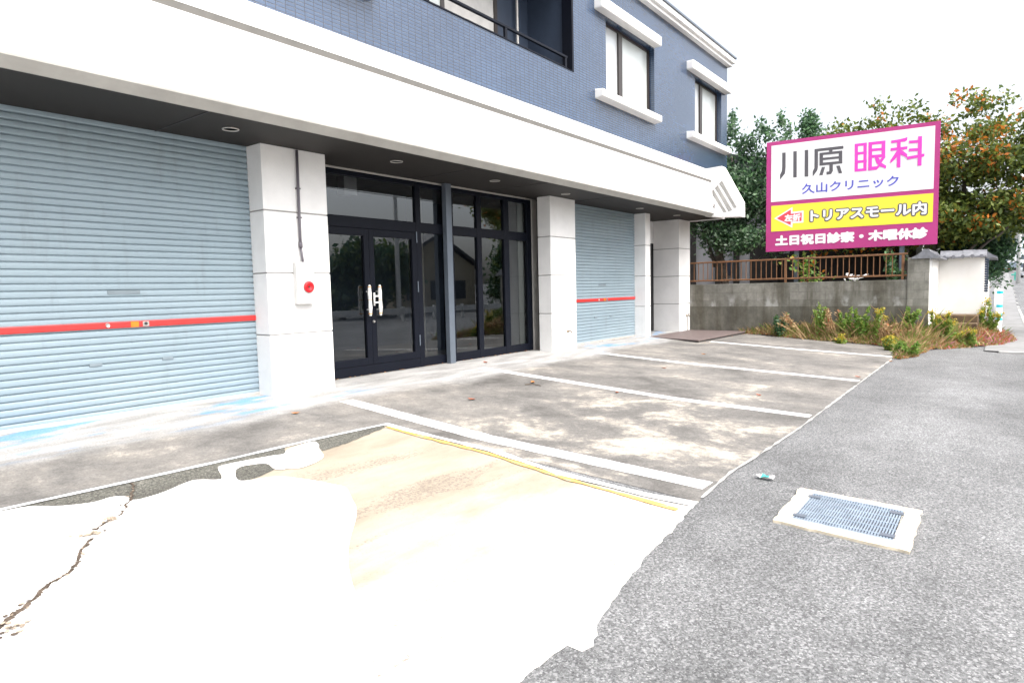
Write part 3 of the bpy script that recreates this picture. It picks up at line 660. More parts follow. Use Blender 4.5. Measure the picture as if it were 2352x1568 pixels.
# ------------------------------------------------------------------ drain, litter, leaves
t = thing('drain_grate', 'square steel grating in a pale concrete surround set in the asphalt', 'drain', (5.6, -8.35, gz(5.6, -8.35)))
oc = [(6.10, -7.87), (6.12, -8.80), (5.12, -8.81), (5.13, -7.89)]; ic = [(6.01, -7.99), (6.00, -8.68), (5.27, -8.69), (5.27, -8.00)]
m = MB()
for k in range(4):
    a, b, c, d = oc[k], oc[(k+1) % 4], ic[(k+1) % 4], ic[k]
    N = 14; O = []
    for i in range(N+1):
        s = i/N; O.append((a[0]+(b[0]-a[0])*s+rng.gauss(0, .006)*(0 < i < N), a[1]+(b[1]-a[1])*s+rng.gauss(0, .006)*(0 < i < N)))
    I = [(d[0]+(c[0]-d[0])*i/N, d[1]+(c[1]-d[1])*i/N) for i in range(N+1)]
    for i in range(N):
        m.poly([(*q, gz(*q)+.022) for q in (O[i], O[i+1], I[i+1], I[i])])
        m.poly([(*O[i], gz(*O[i])-.02), (*O[i+1], gz(*O[i+1])-.02), (*O[i+1], gz(*O[i+1])+.022), (*O[i], gz(*O[i])+.022)])
M['surround'] = simple('cream_concrete', (.62, .55, .43), .9, .2, 9, 0, .6, .2, 80)
m.build('concrete_surround', 'surround', t)
m = MB(); m.poly([(*q, gz(*q)+.008) for q in ic]); m.build('pit', 'dark', t)  # flat black sheet above ground, painted in place of the hole's shade
M['galv'] = simple('galvanised', (.30, .36, .43), .45, .2, 12, .4)
m = MB()
def q2(s, tt):
    a = Vector(ic[2]).lerp(Vector(ic[1]), s); b = Vector(ic[3]).lerp(Vector(ic[0]), s); p = a.lerp(b, tt); return p
for k in range(35):                     # thin bearing bars
    q = k/34; a = q2(0, q); b = q2(1, q); w_ = .0052
    m.box(min(a.x, b.x), max(a.x, b.x), a.y-w_, a.y+w_, 0, 0); i = len(m.v)-8
    for j in range(8):
        x, y, _ = m.v[i+j]; m.v[i+j] = (x, y, gz(x, y)+(.009 if j < 4 else .022))
for k in range(7):                      # cross bars
    q = (0, .11, .31, .5, .69, .89, 1)[k]; a = q2(q, 0); b = q2(q, 1); w_ = .008 if 0 < k < 6 else .014
    m.box(a.x-w_, a.x+w_, a.y, b.y, 0, 0); i = len(m.v)-8
    for j in range(8):
        x, y, _ = m.v[i+j]; m.v[i+j] = (x, y, gz(x, y)+(.010 if j < 4 else .0235))
m.build('grating', 'galv', t)
for s, q in ((.1, .06), (.12, .95), (.88, .06), (.86, .95)):
    m = MB(); p = q2(s, q); m.box(p.x-.03, p.x+.03, p.y-.05, p.y+.05, gz(p.x, p.y)+.02, gz(p.x, p.y)+.028); m.build('hinge_plate', 'steel', t)
M['teallit'] = simple('teal_packet', (.06, .52, .46), .4, .2, 30); 
m = MB(); m.cur = 0
lx, ly = 6.19, -7.52; z = gz(lx, ly)
P = [[(lx+.07-.05*j+.01*math.sin(i*2+j), ly+.09-.05*i, z+.014+.03*abs(math.sin(i*1.3+j*.8))) for i in range(5)] for j in range(3)]
P = [[(lx+(q[0]-lx)*.75, ly+(q[1]-ly)*.75, q[2]) for q in r] for r in P]
for j in range(2):
    for i in range(4):
        m.cur = 1 if i in (0, 3) else 0; m.poly([P[j][i], P[j][i+1], P[j+1][i+1], P[j+1][i]])
tag(m.build('litter', ['teallit', 'whitepl']), 'crumpled teal and white packet lying on the asphalt', 'litter')
LV = [(5.06, -1.67, 'brown leaf on the pale strip before the left pillar'), (7.34, -2.86, 'red curled leaf between the two nearest bay lines'), (10.66, -.38, 'small orange leaf before the dark shopfront glass'),
      (9.22, -2.66, 'leaf beside the twig just left of the second bay line'), (9.31, -4.29, 'reddish leaf lying against the second bay line'), (12.42, -3.72, 'faint orange leaf left of the third bay line'),
      (15.31, -3.46, 'orange leaf alone in the far parking bay'), (13.79, -7.09, 'red-brown leaf at the street end of the third bay line'), (10.57, -6.18, 'tan leaf just right of the second bay line near the street'), (16.9, -7.26, 'yellowish leaf on the slab edge beside the weeds')]
for k, (x, y, lb) in enumerate(LV):
    m = MB(); a = rng.uniform(0, 6); L = rng.uniform(.055, .085); z = gz(x, y)+.012
    ca, sa = math.cos(a), math.sin(a); pts = []
    for u in (-1, -.5, 0, .5, 1):
        wv = .5*(1-u*u)
        pts.append([(u*L, s*wv*L, z+.02*abs(s)*wv+.02*u*u) for s in (-1, 0, 1)])
    pts = [[(x+p[0]*ca-p[1]*sa, y+p[0]*sa+p[1]*ca, p[2]) for p in r] for r in pts]
    for r0, r1 in zip(pts, pts[1:]):
        for i in (0, 1): m.poly([r0[i], r0[i+1], r1[i+1], r1[i]])
    tag(m.build('fallen_leaf', 'fleaf' if k % 3 else 'fleafo'), lb, 'leaf', 'fallen leaves on the forecourt')
m = MB(); m.tube([(8.9, -2.72, gz(8.9, -2.72)+.02), (8.97, -2.84, gz(9, -2.8)+.03), (9.0, -2.98, gz(9, -3)+.018)], .008, 6); tag(m.build('twig', 'bark'), 'short dark twig lying in the second parking bay', 'twig')

# ------------------------------------------------------------------ block wall, railing, plaster wall
XW = 22.08
t = thing('block_wall', 'weathered grey concrete block wall with a taller end pier behind the weeds', 'wall', (XW, -4, 0))
m = MB(); m.box(XW, XW+.2, -7.0, 3.0, -.4, .83); m.box(XW+.012, XW+.19, -7.0, 3.0, .83, 1.585); m.build('wall', 'cblock', t, bevel=.008)
m = MB(); m.box(XW-.02, XW+.75, -7.54, -7.0, -.4, 2.22); m.build('pier', 'cblock', t, bevel=.012)
t = thing('railing', 'rusty brown tube railing standing on the block wall', 'railing', (XW+.1, -4, 1.58))
m = MB()
for z in (2.345, 1.715): m.box(XW+.075, XW+.135, -6.98, 3.0, z-.028, z+.028)
m.build('rail', 'rust', t, bevel=.012)
for y in (-6.87, -3.58, -.3): m = MB(); m.box(XW+.07, XW+.14, y-.035, y+.035, 1.585, 2.317); m.build('post', 'rust', t, bevel=.008)
m = MB(); y = -6.6
while y < 2.9:
    if abs(y+3.58) > .1 and abs(y+.3) > .1: m.tube([(XW+.105, y, 1.743), (XW+.105, y, 2.317)], .014, 6, False)
    y += .165
m.build('baluster_row', 'rust', t)
XP = 25.0
t = thing('tile_capped_wall', 'cream plaster wall capped with grey roof tiles beyond the block pier', 'wall', (23.5, -8, 0))
m = MB(); m.box(XW+.73, XP, -7.56, -7.1, -.2, 2.23); m.build('white_flank', 'cream', t)
m = MB(); m.box(XP, XP+.25, -8.68, -7.56, .3, 2.26); m.box(XP+.02, XP+9, -8.75, -8.5, .3, 2.26); m.build('plaster_panel', 'cream', t)
m = MB(); m.box(XW+.0, XP-.3, -7.552, -7.542, .2, 2.2); m.build('white_face', 'plaster', t)
def tilecap(m, a0, a1, axis, c, z, half=.35, rise=.17):
    """curved-profile ridge cap between a0 and a1"""
    prof = [(-half, z-.06), (-half*.62, z+.01), (-half*.3, z+rise*.6), (-.06, z+rise), (.06, z+rise), (half*.3, z+rise*.6), (half*.62, z+.01), (half, z-.06), (half, z-.10), (-half, z-.10)]
    L = abs(a1-a0); nn = max(1, int(L/.26)); s = (a1-a0)/nn
    for k in range(nn):
        up = .0 if k % 2 else .012
        if axis == 'x': m.prism([(c+p, q+up) for p, q in prof], 'x', a0+k*s+.004, a0+(k+1)*s-.004)
        else: m.prism([(c+p, q+up) for p, q in prof], 'y', a0+k*s+.004, a0+(k+1)*s-.004)
m = MB(); tilecap(m, XW-.08, XP+.1, 'x', -7.45, 2.27); tilecap(m, -7.6, -8.8, 'y', XP+.1, 2.33, .34, .14); tilecap(m, XP+.3, XP+9, 'x', -8.72, 2.3, .34, .16)
for k in range(5): m.tube([(XP-.26, -7.72-.24*k, 2.27), (XP-.20, -7.72-.24*k, 2.27)], .055, 12)
m.build('roof_tiles', 'tiles', t)
m = MB()
for k in range(14): m.box(XP+.05, XP+.2, -8.86, -8.76, 1.15+.075*k, 1.215+.075*k)
m.build('stacked_edge_tiles', 'navy', t, bevel=.01)
m = MB(); m.box(XP-.9, XP+.05, -8.66, -7.56, -.3, .46); m.box(XP-1.5, XP-.9, -8.66, -7.56, -.3, .24); tag(m.build('garden_step', 'soil', bevel=.03), 'two brown earth steps below the cream plaster wall', 'step')
m = MB(); m.v = []
for k in range(5):
    a = k*1.2566; m.lathe([(.0, 0), (.16+.03*(k % 2), .02), (.13, .2), (.05, .33), (0, .36)], (XP+.35+.3*k, -8.92+.05*math.sin(k*2), -.1+.1*(k % 2)), n=9)
tag(m.build('boulders', 'cblock', smooth=False), 'low pile of grey garden stones at the corner of the plaster wall', 'stones')

# ------------------------------------------------------------------ billboard
ph = R(7); du = Vector((math.sin(ph), -math.cos(ph), 0)); dn = Vector((-math.cos(ph), -math.sin(ph), 0)); P0 = Vector((22.6, -2.8667, 2.642))
t = thing('billboard', 'magenta framed roadside billboard with white and yellow panels of Japanese writing', 'billboard', tuple(P0))
def sp(u, v, d=0): return tuple(P0+du*u+Vector((0, 0, v))+dn*d)
def slab(poly, d0, d1, name, mat, bevel=0):
    m = MB(); n = len(poly)
    m.v = [sp(u, v, d0) for u, v in poly]+[sp(u, v, d1) for u, v in poly]
    for k in range(n): m.f.append((k, (k+1) % n, n+(k+1) % n, n+k))
    m.f += [tuple(range(n)), tuple(reversed(range(n, 2*n)))]; m.mi = [0]*(n+2)
    return m.build(name, mat, t, bevel=bevel)
def multi(polys, d0, d1, name, mat):
    m = MB()
    for k_, poly in enumerate(polys):
        d1 += .0004; n = len(poly); i = len(m.v); m.v += [sp(u, v, d0) for u, v in poly]+[sp(u, v, d1) for u, v in poly]
        for k in range(n): m.f.append((i+k, i+(k+1) % n, i+n+(k+1) % n, i+n+k))
        m.f += [tuple(i+k for k in range(n)), tuple(i+n+k for k in reversed(range(n)))]; m.mi += [0]*(n+2)
    return m.build(name, mat, t)
rect = lambda a, b, c, d: [(a, c), (b, c), (b, d), (a, d)]
slab(rect(-.02, 4.79, 0, 3.578), -.12, 0, 'backing_board', 'magenta', .012)
slab(rect(.118, 4.665, 1.627, 3.466), 0, .008, 'white_panel', 'signwhite'); slab(rect(.13, 4.667, .652, 1.498), 0, .008, 'yellow_panel', 'signyellow')
S4 = [[(0.451, 3.203), (0.556, 3.198), (0.561, 2.729), (0.544, 2.524), (0.39, 2.333), (0.389, 2.493), (0.445, 2.607), (0.456, 2.741)], [(0.79, 3.203), (0.894, 3.2), (0.901, 2.359), (0.797, 2.362)], [(1.133, 3.204), (1.235, 3.199), (1.246, 2.349), (1.139, 2.353)], [(1.421, 3.198), (1.521, 3.197), (1.527, 2.619), (1.507, 2.513), (1.379, 2.335), (1.377, 2.496), (1.426, 2.6)], [(1.421, 3.198), (2.247, 3.195), (2.248, 3.104), (1.422, 3.113)], [(1.835, 3.123), (1.945, 3.124), (1.932, 3.041), (1.847, 3.041)], [(1.568, 3.056), (1.668, 3.054), (1.673, 2.655), (1.573, 2.656)], [(2.12, 3.053), (2.219, 3.051), (2.225, 2.654), (2.126, 2.655)], [(1.568, 3.056), (2.219, 3.051), (2.22, 2.97), (1.569, 2.983)], [(1.651, 2.892), (2.143, 2.887), (2.145, 2.815), (1.652, 2.82)], [(1.572, 2.741), (2.224, 2.731), (2.225, 2.654), (1.573, 2.656)], [(1.857, 2.674), (1.958, 2.673), (1.959, 2.447), (1.914, 2.359), (1.784, 2.35), (1.779, 2.444), (1.842, 2.437), (1.86, 2.473)], [(1.641, 2.598), (1.737, 2.598), (1.666, 2.348), (1.569, 2.354)], [(2.058, 2.592), (2.155, 2.594), (2.226, 2.356), (2.134, 2.351)]]
S5 = [[(2.563, 3.211), (2.654, 3.211), (2.663, 2.351), (2.574, 2.353)], [(2.803, 3.209), (2.893, 3.21), (2.902, 2.35), (2.815, 2.352)], [(2.563, 3.211), (2.893, 3.21), (2.895, 3.125), (2.564, 3.133)], [(2.567, 2.95), (2.898, 2.943), (2.9, 2.865), (2.569, 2.871)], [(2.572, 2.69), (2.903, 2.683), (2.904, 2.605), (2.573, 2.61)], [(2.572, 2.437), (2.903, 2.429), (2.902, 2.35), (2.574, 2.353)], [(2.94, 3.211), (3.037, 3.208), (3.049, 2.347), (2.946, 2.348)], [(2.94, 3.211), (3.394, 3.205), (3.396, 3.115), (2.941, 3.124)], [(3.292, 3.207), (3.394, 3.205), (3.398, 2.71), (3.3, 2.714)], [(3.036, 3.005), (3.296, 2.996), (3.298, 2.915), (3.038, 2.925)], [(3.04, 2.81), (3.396, 2.8), (3.398, 2.71), (3.042, 2.725)], [(3.108, 2.745), (3.207, 2.74), (3.296, 2.551), (3.43, 2.439), (3.425, 2.351), (3.246, 2.453), (3.165, 2.552)], [(3.326, 2.718), (3.411, 2.708), (3.296, 2.544), (3.229, 2.611)], [(2.954, 2.457), (3.18, 2.453), (3.232, 2.499), (3.259, 2.444), (3.182, 2.349), (2.946, 2.348)], [(3.544, 3.178), (3.762, 3.192), (3.902, 3.21), (3.969, 3.23), (3.964, 3.143), (3.917, 3.106), (3.546, 3.1)], [(3.699, 3.179), (3.794, 3.181), (3.804, 2.348), (3.71, 2.353)], [(3.536, 2.954), (3.975, 2.953), (3.97, 2.873), (3.538, 2.87)], [(3.693, 2.843), (3.783, 2.817), (3.684, 2.638), (3.539, 2.501), (3.537, 2.59)], [(3.789, 2.86), (3.833, 2.862), (3.976, 2.72), (3.972, 2.611), (3.791, 2.742)], [(4.011, 3.115), (4.244, 3.103), (4.24, 3.022), (4.013, 3.035)], [(4.014, 2.88), (4.246, 2.867), (4.242, 2.786), (4.016, 2.80)], [(3.971, 2.647), (4.415, 2.685), (4.411, 2.601), (3.97, 2.56)], [(4.241, 3.211), (4.341, 3.205), (4.347, 2.341), (4.247, 2.345)]]
multi(S4, .009, .014, 'grey_lettering', 'ink'); multi(S5, .009, .014, 'pink_lettering', 'pink')
def text(body, u0, u1, v0, v1, name, mat, d0, bold=0, rad=0):
    """one line of lettering; heavier strokes are stacked copies of the glyph faces, each a hair in front of the last"""
    cu = bpy.data.curves.new(name, 'FONT'); cu.body = body; cu.size = 1; cu.offset = bold; cu.resolution_u = 4
    o = bpy.data.objects.new(name, cu); COL.objects.link(o); bpy.context.view_layer.update()
    me0 = bpy.data.meshes.new_from_object(o.evaluated_get(bpy.context.evaluated_depsgraph_get()))
    bpy.data.objects.remove(o)
    n = len(me0.vertices); a = np.zeros(n*3); me0.vertices.foreach_get('co', a); a = a.reshape(-1, 3)
    F = [tuple(p.vertices) for p in me0.polygons]; bpy.data.meshes.remove(me0)
    lo, hi = a.min(0), a.max(0)
    u = u0+rad+(a[:, 0]-lo[0])/(hi[0]-lo[0])*(u1-u0-2*rad); v = v0+rad+(a[:, 1]-lo[1])/(hi[1]-lo[1])*(v1-v0-2*rad)
    offs = [(0, 0)] + ([(rad*math.cos(k*math.pi/5), rad*math.sin(k*math.pi/5)) for k in range(10)] if rad else [])
    V = []; FF = []
    for k, (ou, ov) in enumerate(offs):
        V.append((np.outer(u+ou, np.array(du))+np.outer(v+ov, np.array((0, 0, 1)))+np.array(dn)*(d0+k*.0003))*U)
        FF += [tuple(i+k*n for i in f) for f in F]
    me = bpy.data.meshes.new(name); me.from_pydata(np.concatenate(V).tolist(), [], FF); me.materials.append(M[mat]); me.update()
    ob = bpy.data.objects.new(name, me); COL.objects.link(ob); ob.parent = t; return ob
text('久山クリニック', 1.06, 3.77, 1.80, 2.13, 'blue_lettering', 'blue', .011, 0, .008)
ar = [(.219, 1.08), (.784, 1.413), (.786, 1.255), (1.118, 1.268), (1.120, .885), (.79, .883), (.783, .742)]
slab(ar, .008, .011, 'arrow_border', 'signwhite')
slab([(.30, 1.08), (.735, 1.335), (.738, 1.195), (1.065, 1.21), (1.065, .94), (.738, .945), (.735, .83)], .011, .014, 'arrow', 'arrowred')
text('左折', .54, 1.04, .945, 1.185, 'arrow_lettering', 'signwhite', .016, 0, .015)
text('トリアスモール内', 1.285, 4.545, .845, 1.31, 'lettering_outline', 'ink', .010, 0, .052)
text('トリアスモール内', 1.325, 4.51, .885, 1.275, 'white_lettering', 'signwhite', .0155, 0, .017)
text('土日祝日診察・木曜休診', .26, 4.56, .165, .515, 'hours_lettering', 'signwhite', .006, 0, .024)
for u in (.9, 3.9):
    m = MB(); p = P0+du*u-dn*.2; m.box(p.x-.06, p.x+.06, p.y-.06, p.y+.06, .8, 6.1); m.build('post', 'steel', t)

# ------------------------------------------------------------------ bollard, far street
def bollard(x, y, h, lb):
    z = gz(x, y); t = thing('bollard', lb, 'bollard', (x, y, z), 'white lane bollards')
    m = MB(); m.lathe([(.12, -.02), (.12, .03), (.085, .05), (.075, h-.04), (.05, h)], (x, y, z), n=18); m.build('post', 'signwhite', t, smooth=True)
    for f in (.14, .40, .48, .66, .93):
        m = MB(); m.lathe([(.08, -.045), (.082, -.04), (.082, .04), (.08, .045)], (x, y, z+h*f), n=18); m.build('band', 'cyan', t)
bollard(25.68, -9.16, 1.6, 'white bollard with five cyan bands at the pavement edge')
z = gz(33, -8.9); m = MB(); m.lathe([(.1, 0), (.09, .04), (.08, 1.5), (.05, 1.55)], (33, -9.03, z), n=14); tag(m.build('marker_post', 'signwhite'), 'plain white marker post just behind the cyan-banded bollard', 'post')
for k, (x, y, lb) in enumerate(((180, -6.9, 'teal guard post far along the road, left of the red car'), (130, -10.5, 'teal guard post at the far road edge, in front of the truck'))):
    z = gz(x, y); m = MB(); m.box(x-.12, x+.12, y-.12, y+.12, z, z+1.3); m.box(x-.15, x+.15, y-.5, y+.5, z+.75, z+1.0)
    tag(m.build('guard_post', 'teal', bevel=.03), lb, 'post', 'teal guard posts')
def car(x, y, yaw, body, L, Wd, H, name, lb, cat, truck=False):
    z = gz(x, y); t = thing(name, lb, cat, (x, y, z)); ca, sa = math.cos(yaw), math.sin(yaw)
    def tr(m):
        m.v = [(x+p[0]*ca-p[1]*sa, y+p[0]*sa+p[1]*ca, z+p[2]) for p in m.v]; return m
    h = Wd/2
    if truck:
        m = MB(); m.box(-L*.5, L*.22, -h, h, 1.2, H); tr(m).build('cargo_box', body, t, bevel=.05)
        m = MB(); m.prism([(L*.25, .7), (L*.5, .7), (L*.5, 1.7), (L*.45, 2.9), (L*.25, 3.0)], 'y', -h, h); tr(m).build('cab', body, t, bevel=.06)
        m = MB(); m.box(-L*.5, L*.5, -h*.8, h*.8, .55, 1.2); m.box(-L*.52, -L*.5, -h, h, .5, 1.2); tr(m).build('chassis', 'tyre', t)
        m = MB(); m.box(-L*.503, -L*.5, -h*.8, h*.8, 1.3, H*.55); tr(m).build('tail_door', 'galv', t)
        ax = (-L*.3, L*.36); wr = .55
    else:
        m = MB(); m.prism([(-L*.5, .35), (L*.5, .35), (L*.5, .8), (L*.3, .98), (-L*.5, 1.0)], 'y', -h, h); tr(m).build('body', body, t, bevel=.1)
        m = MB(); m.prism([(-L*.48, 1.0), (L*.28, .98), (L*.1, H), (-L*.42, H)], 'y', -h*.86, h*.86); tr(m).build('cabin', body, t, bevel=.08)
        m = MB(); m.prism([(-L*.485, 1.05), (L*.24, 1.03), (L*.08, H-.08), (-L*.44, H-.08)], 'y', -h*.87, h*.87); m.prism([(-h*.7, 1.05), (h*.7, 1.05), (h*.6, H-.1), (-h*.6, H-.1)], 'x', -L*.487, L*.2); tr(m).build('glazing', 'dark', t)
        ax = (-L*.3, L*.32); wr = .4
    for a in ax:
        for s in (-1, 1):
            m = MB(); m.lathe([(wr*.5, -.14), (wr, -.12), (wr, .12), (wr*.5, .14)], (a, s*(h-.1), wr), 'y', 18); tr(m).build('wheel', 'tyre', t)
    for s in (-1, 1):
        m = MB(); m.box(-L*.52, -L*.5+.01, s*h*.75-.14, s*h*.75+.14, .75, 1.0); tr(m).build('tail_lamp', 'lens', t)
car(255, -7.9, .05, 'carred', 5.4, 2.3, 2.2, 'parked_car', 'small red car far down the street', 'car')
car(240, -11.0, .03, 'truckw', 9, 3.0, 5.0, 'box_truck', 'white box truck with a dark rear seen far along the road', 'truck', True)
car(150, -13.0, .03, 'truckw', 5.4, 2.8, 2.7, 'white_van', 'white van cut by the right edge of the photo', 'van')
x, y = 108, -10.6; z = gz(x, y)
t = thing('utility_pole', 'pale tall pole at the far right edge of the photo', 'pole', (x, y, z)); m = MB(); m.tube([(x, y, z), (x, y, z+15)], [.24, .19], 12); m.build('shaft', 'polec', t, smooth=True)
m = MB(); m.box(x-.06, x+.06, y-1.1, y+1.1, z+14, z+14.15); m.build('crossarm', 'polec', t)
# far buildings at the end of the road, haze painted into their pale walls
M['farwall'] = simple('far_hazed_wall', (.74, .77, .78), .8, .05, .2); M['farblue'] = simple('far_hazed_blue', (.46, .62, .70), .7, .06, .2)
def far_house(x, y, w_, d_, h_, mat, lb):
    z = gz(x, y)-.5; t = thing('far_building', lb, 'building', (x, y, z))
    m = MB(); m.box(x, x+d_, y-w_/2, y+w_/2, z, z+h_); m.build('wall', mat, t)
    m = MB(); m.prism([(y-w_/2-.4, z+h_), (y+w_/2+.4, z+h_), (y, z+h_+w_*.22)], 'x', x-.3, x+d_+.3); m.build('roof', 'tiles', t)
    for k in range(3):
        for j in range(2):
            m = MB(); yy = y-w_/2+w_*(k+.5)/3; m.box(x-.05, x, yy-.6, yy+.6, z+1.4+j*3, z+2.8+j*3); m.build('window', 'steel', t)
far_house(300, -5.5, 10, 10, 17, 'farblue', 'pale blue building far off beside the dark shrub'); far_house(310, -19, 14, 10, 12, 'farwall', 'white building at the far end of the road')

# ------------------------------------------------------------------ house behind the wall
t = thing('timber_house', 'grey walled dark timber house in shade behind the railing and billboard', 'house', (31, -2, .8))
m = MB(); m.box(30.6, 38, -6.6, 9, .5, 5.2); m.build('wall', 'house', t)
m = MB(); m.prism([(-7.2, 5.2), (9.6, 5.2), (9.6, 5.5), (1.2, 7.6), (-7.2, 5.5)], 'x', 30.0, 38.6); m.build('roof', 'roofd', t)
m = MB()
for y0, y1, z0, z1 in ((-5.4, -1.75, 1.2, 3.6), (-.9, .15, 1.2, 3.6), (-1.62, -1.05, 1.2, 2.9)): m.box(30.56, 30.6, y0, y1, z0, z1)
m.build('opening', 'housed', t)
for y0 in (2.85, 1.62, .75, -1.0, -1.75, -5.7, -6.3): m = MB(); m.box(30.42, 30.58, y0-.12, y0+.12, .8, 5.2); m.build('post', 'housed', t)
m = MB(); m.box(30.52, 30.57, -6.2, -5.5, 1.6, 3.2); m.build('window', 'frost', t)
m = MB(); m.box(30.5, 30.58, 1.0, 1.35, 2.0, 2.7); m.build('meter_box', 'navy', t)
struct(sheet('garden_ground', [(22.25, -7.1), (25, -7.1), (25.3, -8.5), (60, -8.5), (60, 12), (22.25, 12)], 'soil', 1.15))

# ------------------------------------------------------------------ vegetation
def leaves_mesh(name, parent, clumps, mats, weights, seed, off, size=(.10, .17), flat=.5, elong=1.7, soft=True, patch=0):
    """clumps: (x,y,z, rx,ry,rz, n). Many small leaf faces scattered through each clump's volume."""
    g = np.random.default_rng(seed); C = []; MI = []; wt = np.array(weights, float)/sum(weights)
    for (x, y, z, rx, ry, rz, n) in clumps:
        q = wt.copy()
        if patch: q[-1] *= .15 if g.random() > patch else 3.6; q /= q.sum()
        MI.append(g.choice(len(mats), n, p=q))
        d = g.normal(size=(n, 3)); d /= np.linalg.norm(d, axis=1)[:, None]; r = g.random(n)**.45
        jit = g.normal(size=(n, 3))*.10
        C.append(np.array((x, y, z))+(g.normal(size=(n, 3))*.62 if soft else d*r[:, None]+jit)*np.array((rx, ry, rz)))
    C = np.concatenate(C); n = len(C)
    a = g.normal(size=(n, 3)); a /= np.linalg.norm(a, axis=1)[:, None]
    b = g.normal(size=(n, 3)); b[:, 2] += flat; b -= a*(a*b).sum(1)[:, None]; b /= np.linalg.norm(b, axis=1)[:, None]
    s = g.uniform(*size, n)[:, None]; A = a*s*elong/2; B = b*s/2
    V = np.stack([C-A, C+B*.9-A*.15, C+A, C-B*.9-A*.15], 1).reshape(-1, 3)
    V = (V-np.array(off))*U
    me = bpy.data.meshes.new(name); me.vertices.add(4*n); me.vertices.foreach_set('co', V.ravel())
    me.loops.add(4*n); me.loops.foreach_set('vertex_index', np.arange(4*n)); me.polygons.add(n)
    me.polygons.foreach_set('loop_start', np.arange(n)*4); me.polygons.foreach_set('loop_total', np.full(n, 4))
    for k in mats: me.materials.append(M[k])
    me.polygons.foreach_set('material_index', np.concatenate(MI).astype(np.int32)); me.update(calc_edges=True)
    o = bpy.data.objects.new(name, me); COL.objects.link(o); o.parent = parent; return o
def limb(m, a, b, r0, r1, wob=.12, n=6, seg=8):
    a, b = Vector(a), Vector(b); L = (b-a).length; pts = []
    for k in range(n+1):
        q = a.lerp(b, k/n)
        if 0 < k < n: q += Vector((rng.uniform(-1, 1), rng.uniform(-1, 1), rng.uniform(-.5, .5)))*wob*L*.3
        pts.append(q)
    m.tube(pts, [r0+(r1-r0)*k/n for k in range(n+1)], seg); return pts
# evergreen
t = thing('evergreen_tree', 'dark evergreen tree with two bare leaning stems between building and billboard', 'tree', (26, .1, 1.2))
m = MB(); limb(m, (26, -.35, 1.1), (26, .05, 3.4), .20, .15, .06); limb(m, (26, .0, 3.0), (25.8, -.6, 6.6), .14, .04, .1); limb(m, (26, .12, 2.3), (26.1, .75, 4.2), .09, .05, .1)
for e in ((25.6, 1.4, 6.3), (26.3, -1.6, 6.2), (26, -.3, 7.9), (26.2, -2.2, 7.0)): limb(m, (26, -.2, 4.0), e, .07, .015, .15)
m.build('trunk', 'barkg', t, smooth=True)
cl = []
g = random.Random(3)
for _ in range(38):
    y = g.uniform(-2.7, 1.6); z = g.uniform(3.4, 6.2); 
    if z < 4.2 and y > .2 and g.random() < .4: continue
    cl.append((26+g.uniform(-.9, .9), y, z, .5, g.uniform(.45, .75), g.uniform(.4, .65), 440))
for y, z, n in ((.75, 7.3, 9), (-.45, 7.6, 9), (-1.6, 7.1, 8), (-2.3, 7.2, 7), (-.1, 6.8, 6), (-1.0, 6.7, 6)):
    for k in range(n):
        f = k/n; cl.append((26+g.uniform(-.3, .3), y+g.uniform(-.5, .5)*(1-f*.6), z-.8+1.6*f, .22, .24*(1-.45*f), .26, int(80*(1-.5*f))))
for k in range(9): cl.append((25.6+g.uniform(-.5, .5), g.uniform(-2.4, -.5), g.uniform(3.0, 3.7), .4, .4, .25, 200))
leaves_mesh('crown', t, cl, ['lf_dark', 'lf_mid', 'lf_grey'], [.42, .33, .25], 1, (26, .1, 1.2), (.07, .13))
# autumn tree
t = thing('cherry_tree', 'spreading autumn tree with olive and orange leaves behind the billboard', 'tree', (28.4, -6.9, 1.1))
m = MB()
limb(m, (28.4, -6.7, .9), (28.3, -7.1, 3.0), .26, .2, .05)
for e, r in (((28.0, -10.3, 5.2), .11), ((28.2, -8.6, 6.6), .12), ((28.5, -7.0, 7.3), .1), ((28.6, -5.2, 6.8), .09), ((28.0, -11.6, 6.3), .07), ((28.0, -9.6, 4.2), .07)):
    p = limb(m, (28.3, -7.1, 2.7), e, r, .025, .14)
    for k in (3, 4, 5): limb(m, p[k], p[k]+Vector((rng.uniform(-.7, .7), rng.uniform(-1.1, 1.1), rng.uniform(.3, 1.2))), .03, .008, .2)
for e in ((27.6, -8.9, 3.6), (27.7, -9.3, 3.3)): limb(m, (27.9, -7.9, 2.0), e, .06, .035, .1)
m.build('trunk', 'barkg', t, smooth=True)
cl = []; g = random.Random(5)
for _ in range(210):
    y = g.uniform(-13.2, -3.4); top = 7.05-.22*max(0, y+5.2)**2; bot = 3.0 if y > -9.2 else 3.0+.75*(-9.2-y)
    if bot > top-.4: continue
    z = bot+(top-bot)*g.random()
    if g.random() < .10+.35*max(0, (z-5)/2): continue
    cl.append((28.4+g.uniform(-1.7, 1.7), y, z, .65, g.uniform(.4, .8), g.uniform(.25, .45), 300))
for _ in range(60):
    y = g.uniform(-13.0, -2.6); cl.append((28.4+g.uniform(-.8, .8), y, 7.35+g.uniform(-.7, .75)-.08*max(0, y+5.5)**1.5, .25, .33, .26, 60))
leaves_mesh('crown', t, cl, ['lf_oliveD', 'lf_olive', 'lf_orange'], [.50, .40, .10], 2, (28.4, -6.9, 1.1), (.08, .135), patch=.15)
t = thing('conifer', 'small pointed green conifer tip showing above the billboard', 'tree', (33, -1.9, 1.1))
m = MB(); m.tube([(33, -1.8, 1.1), (33, -1.75, 9.2)], [.15, .03], 8); m.build('trunk', 'bark', t)
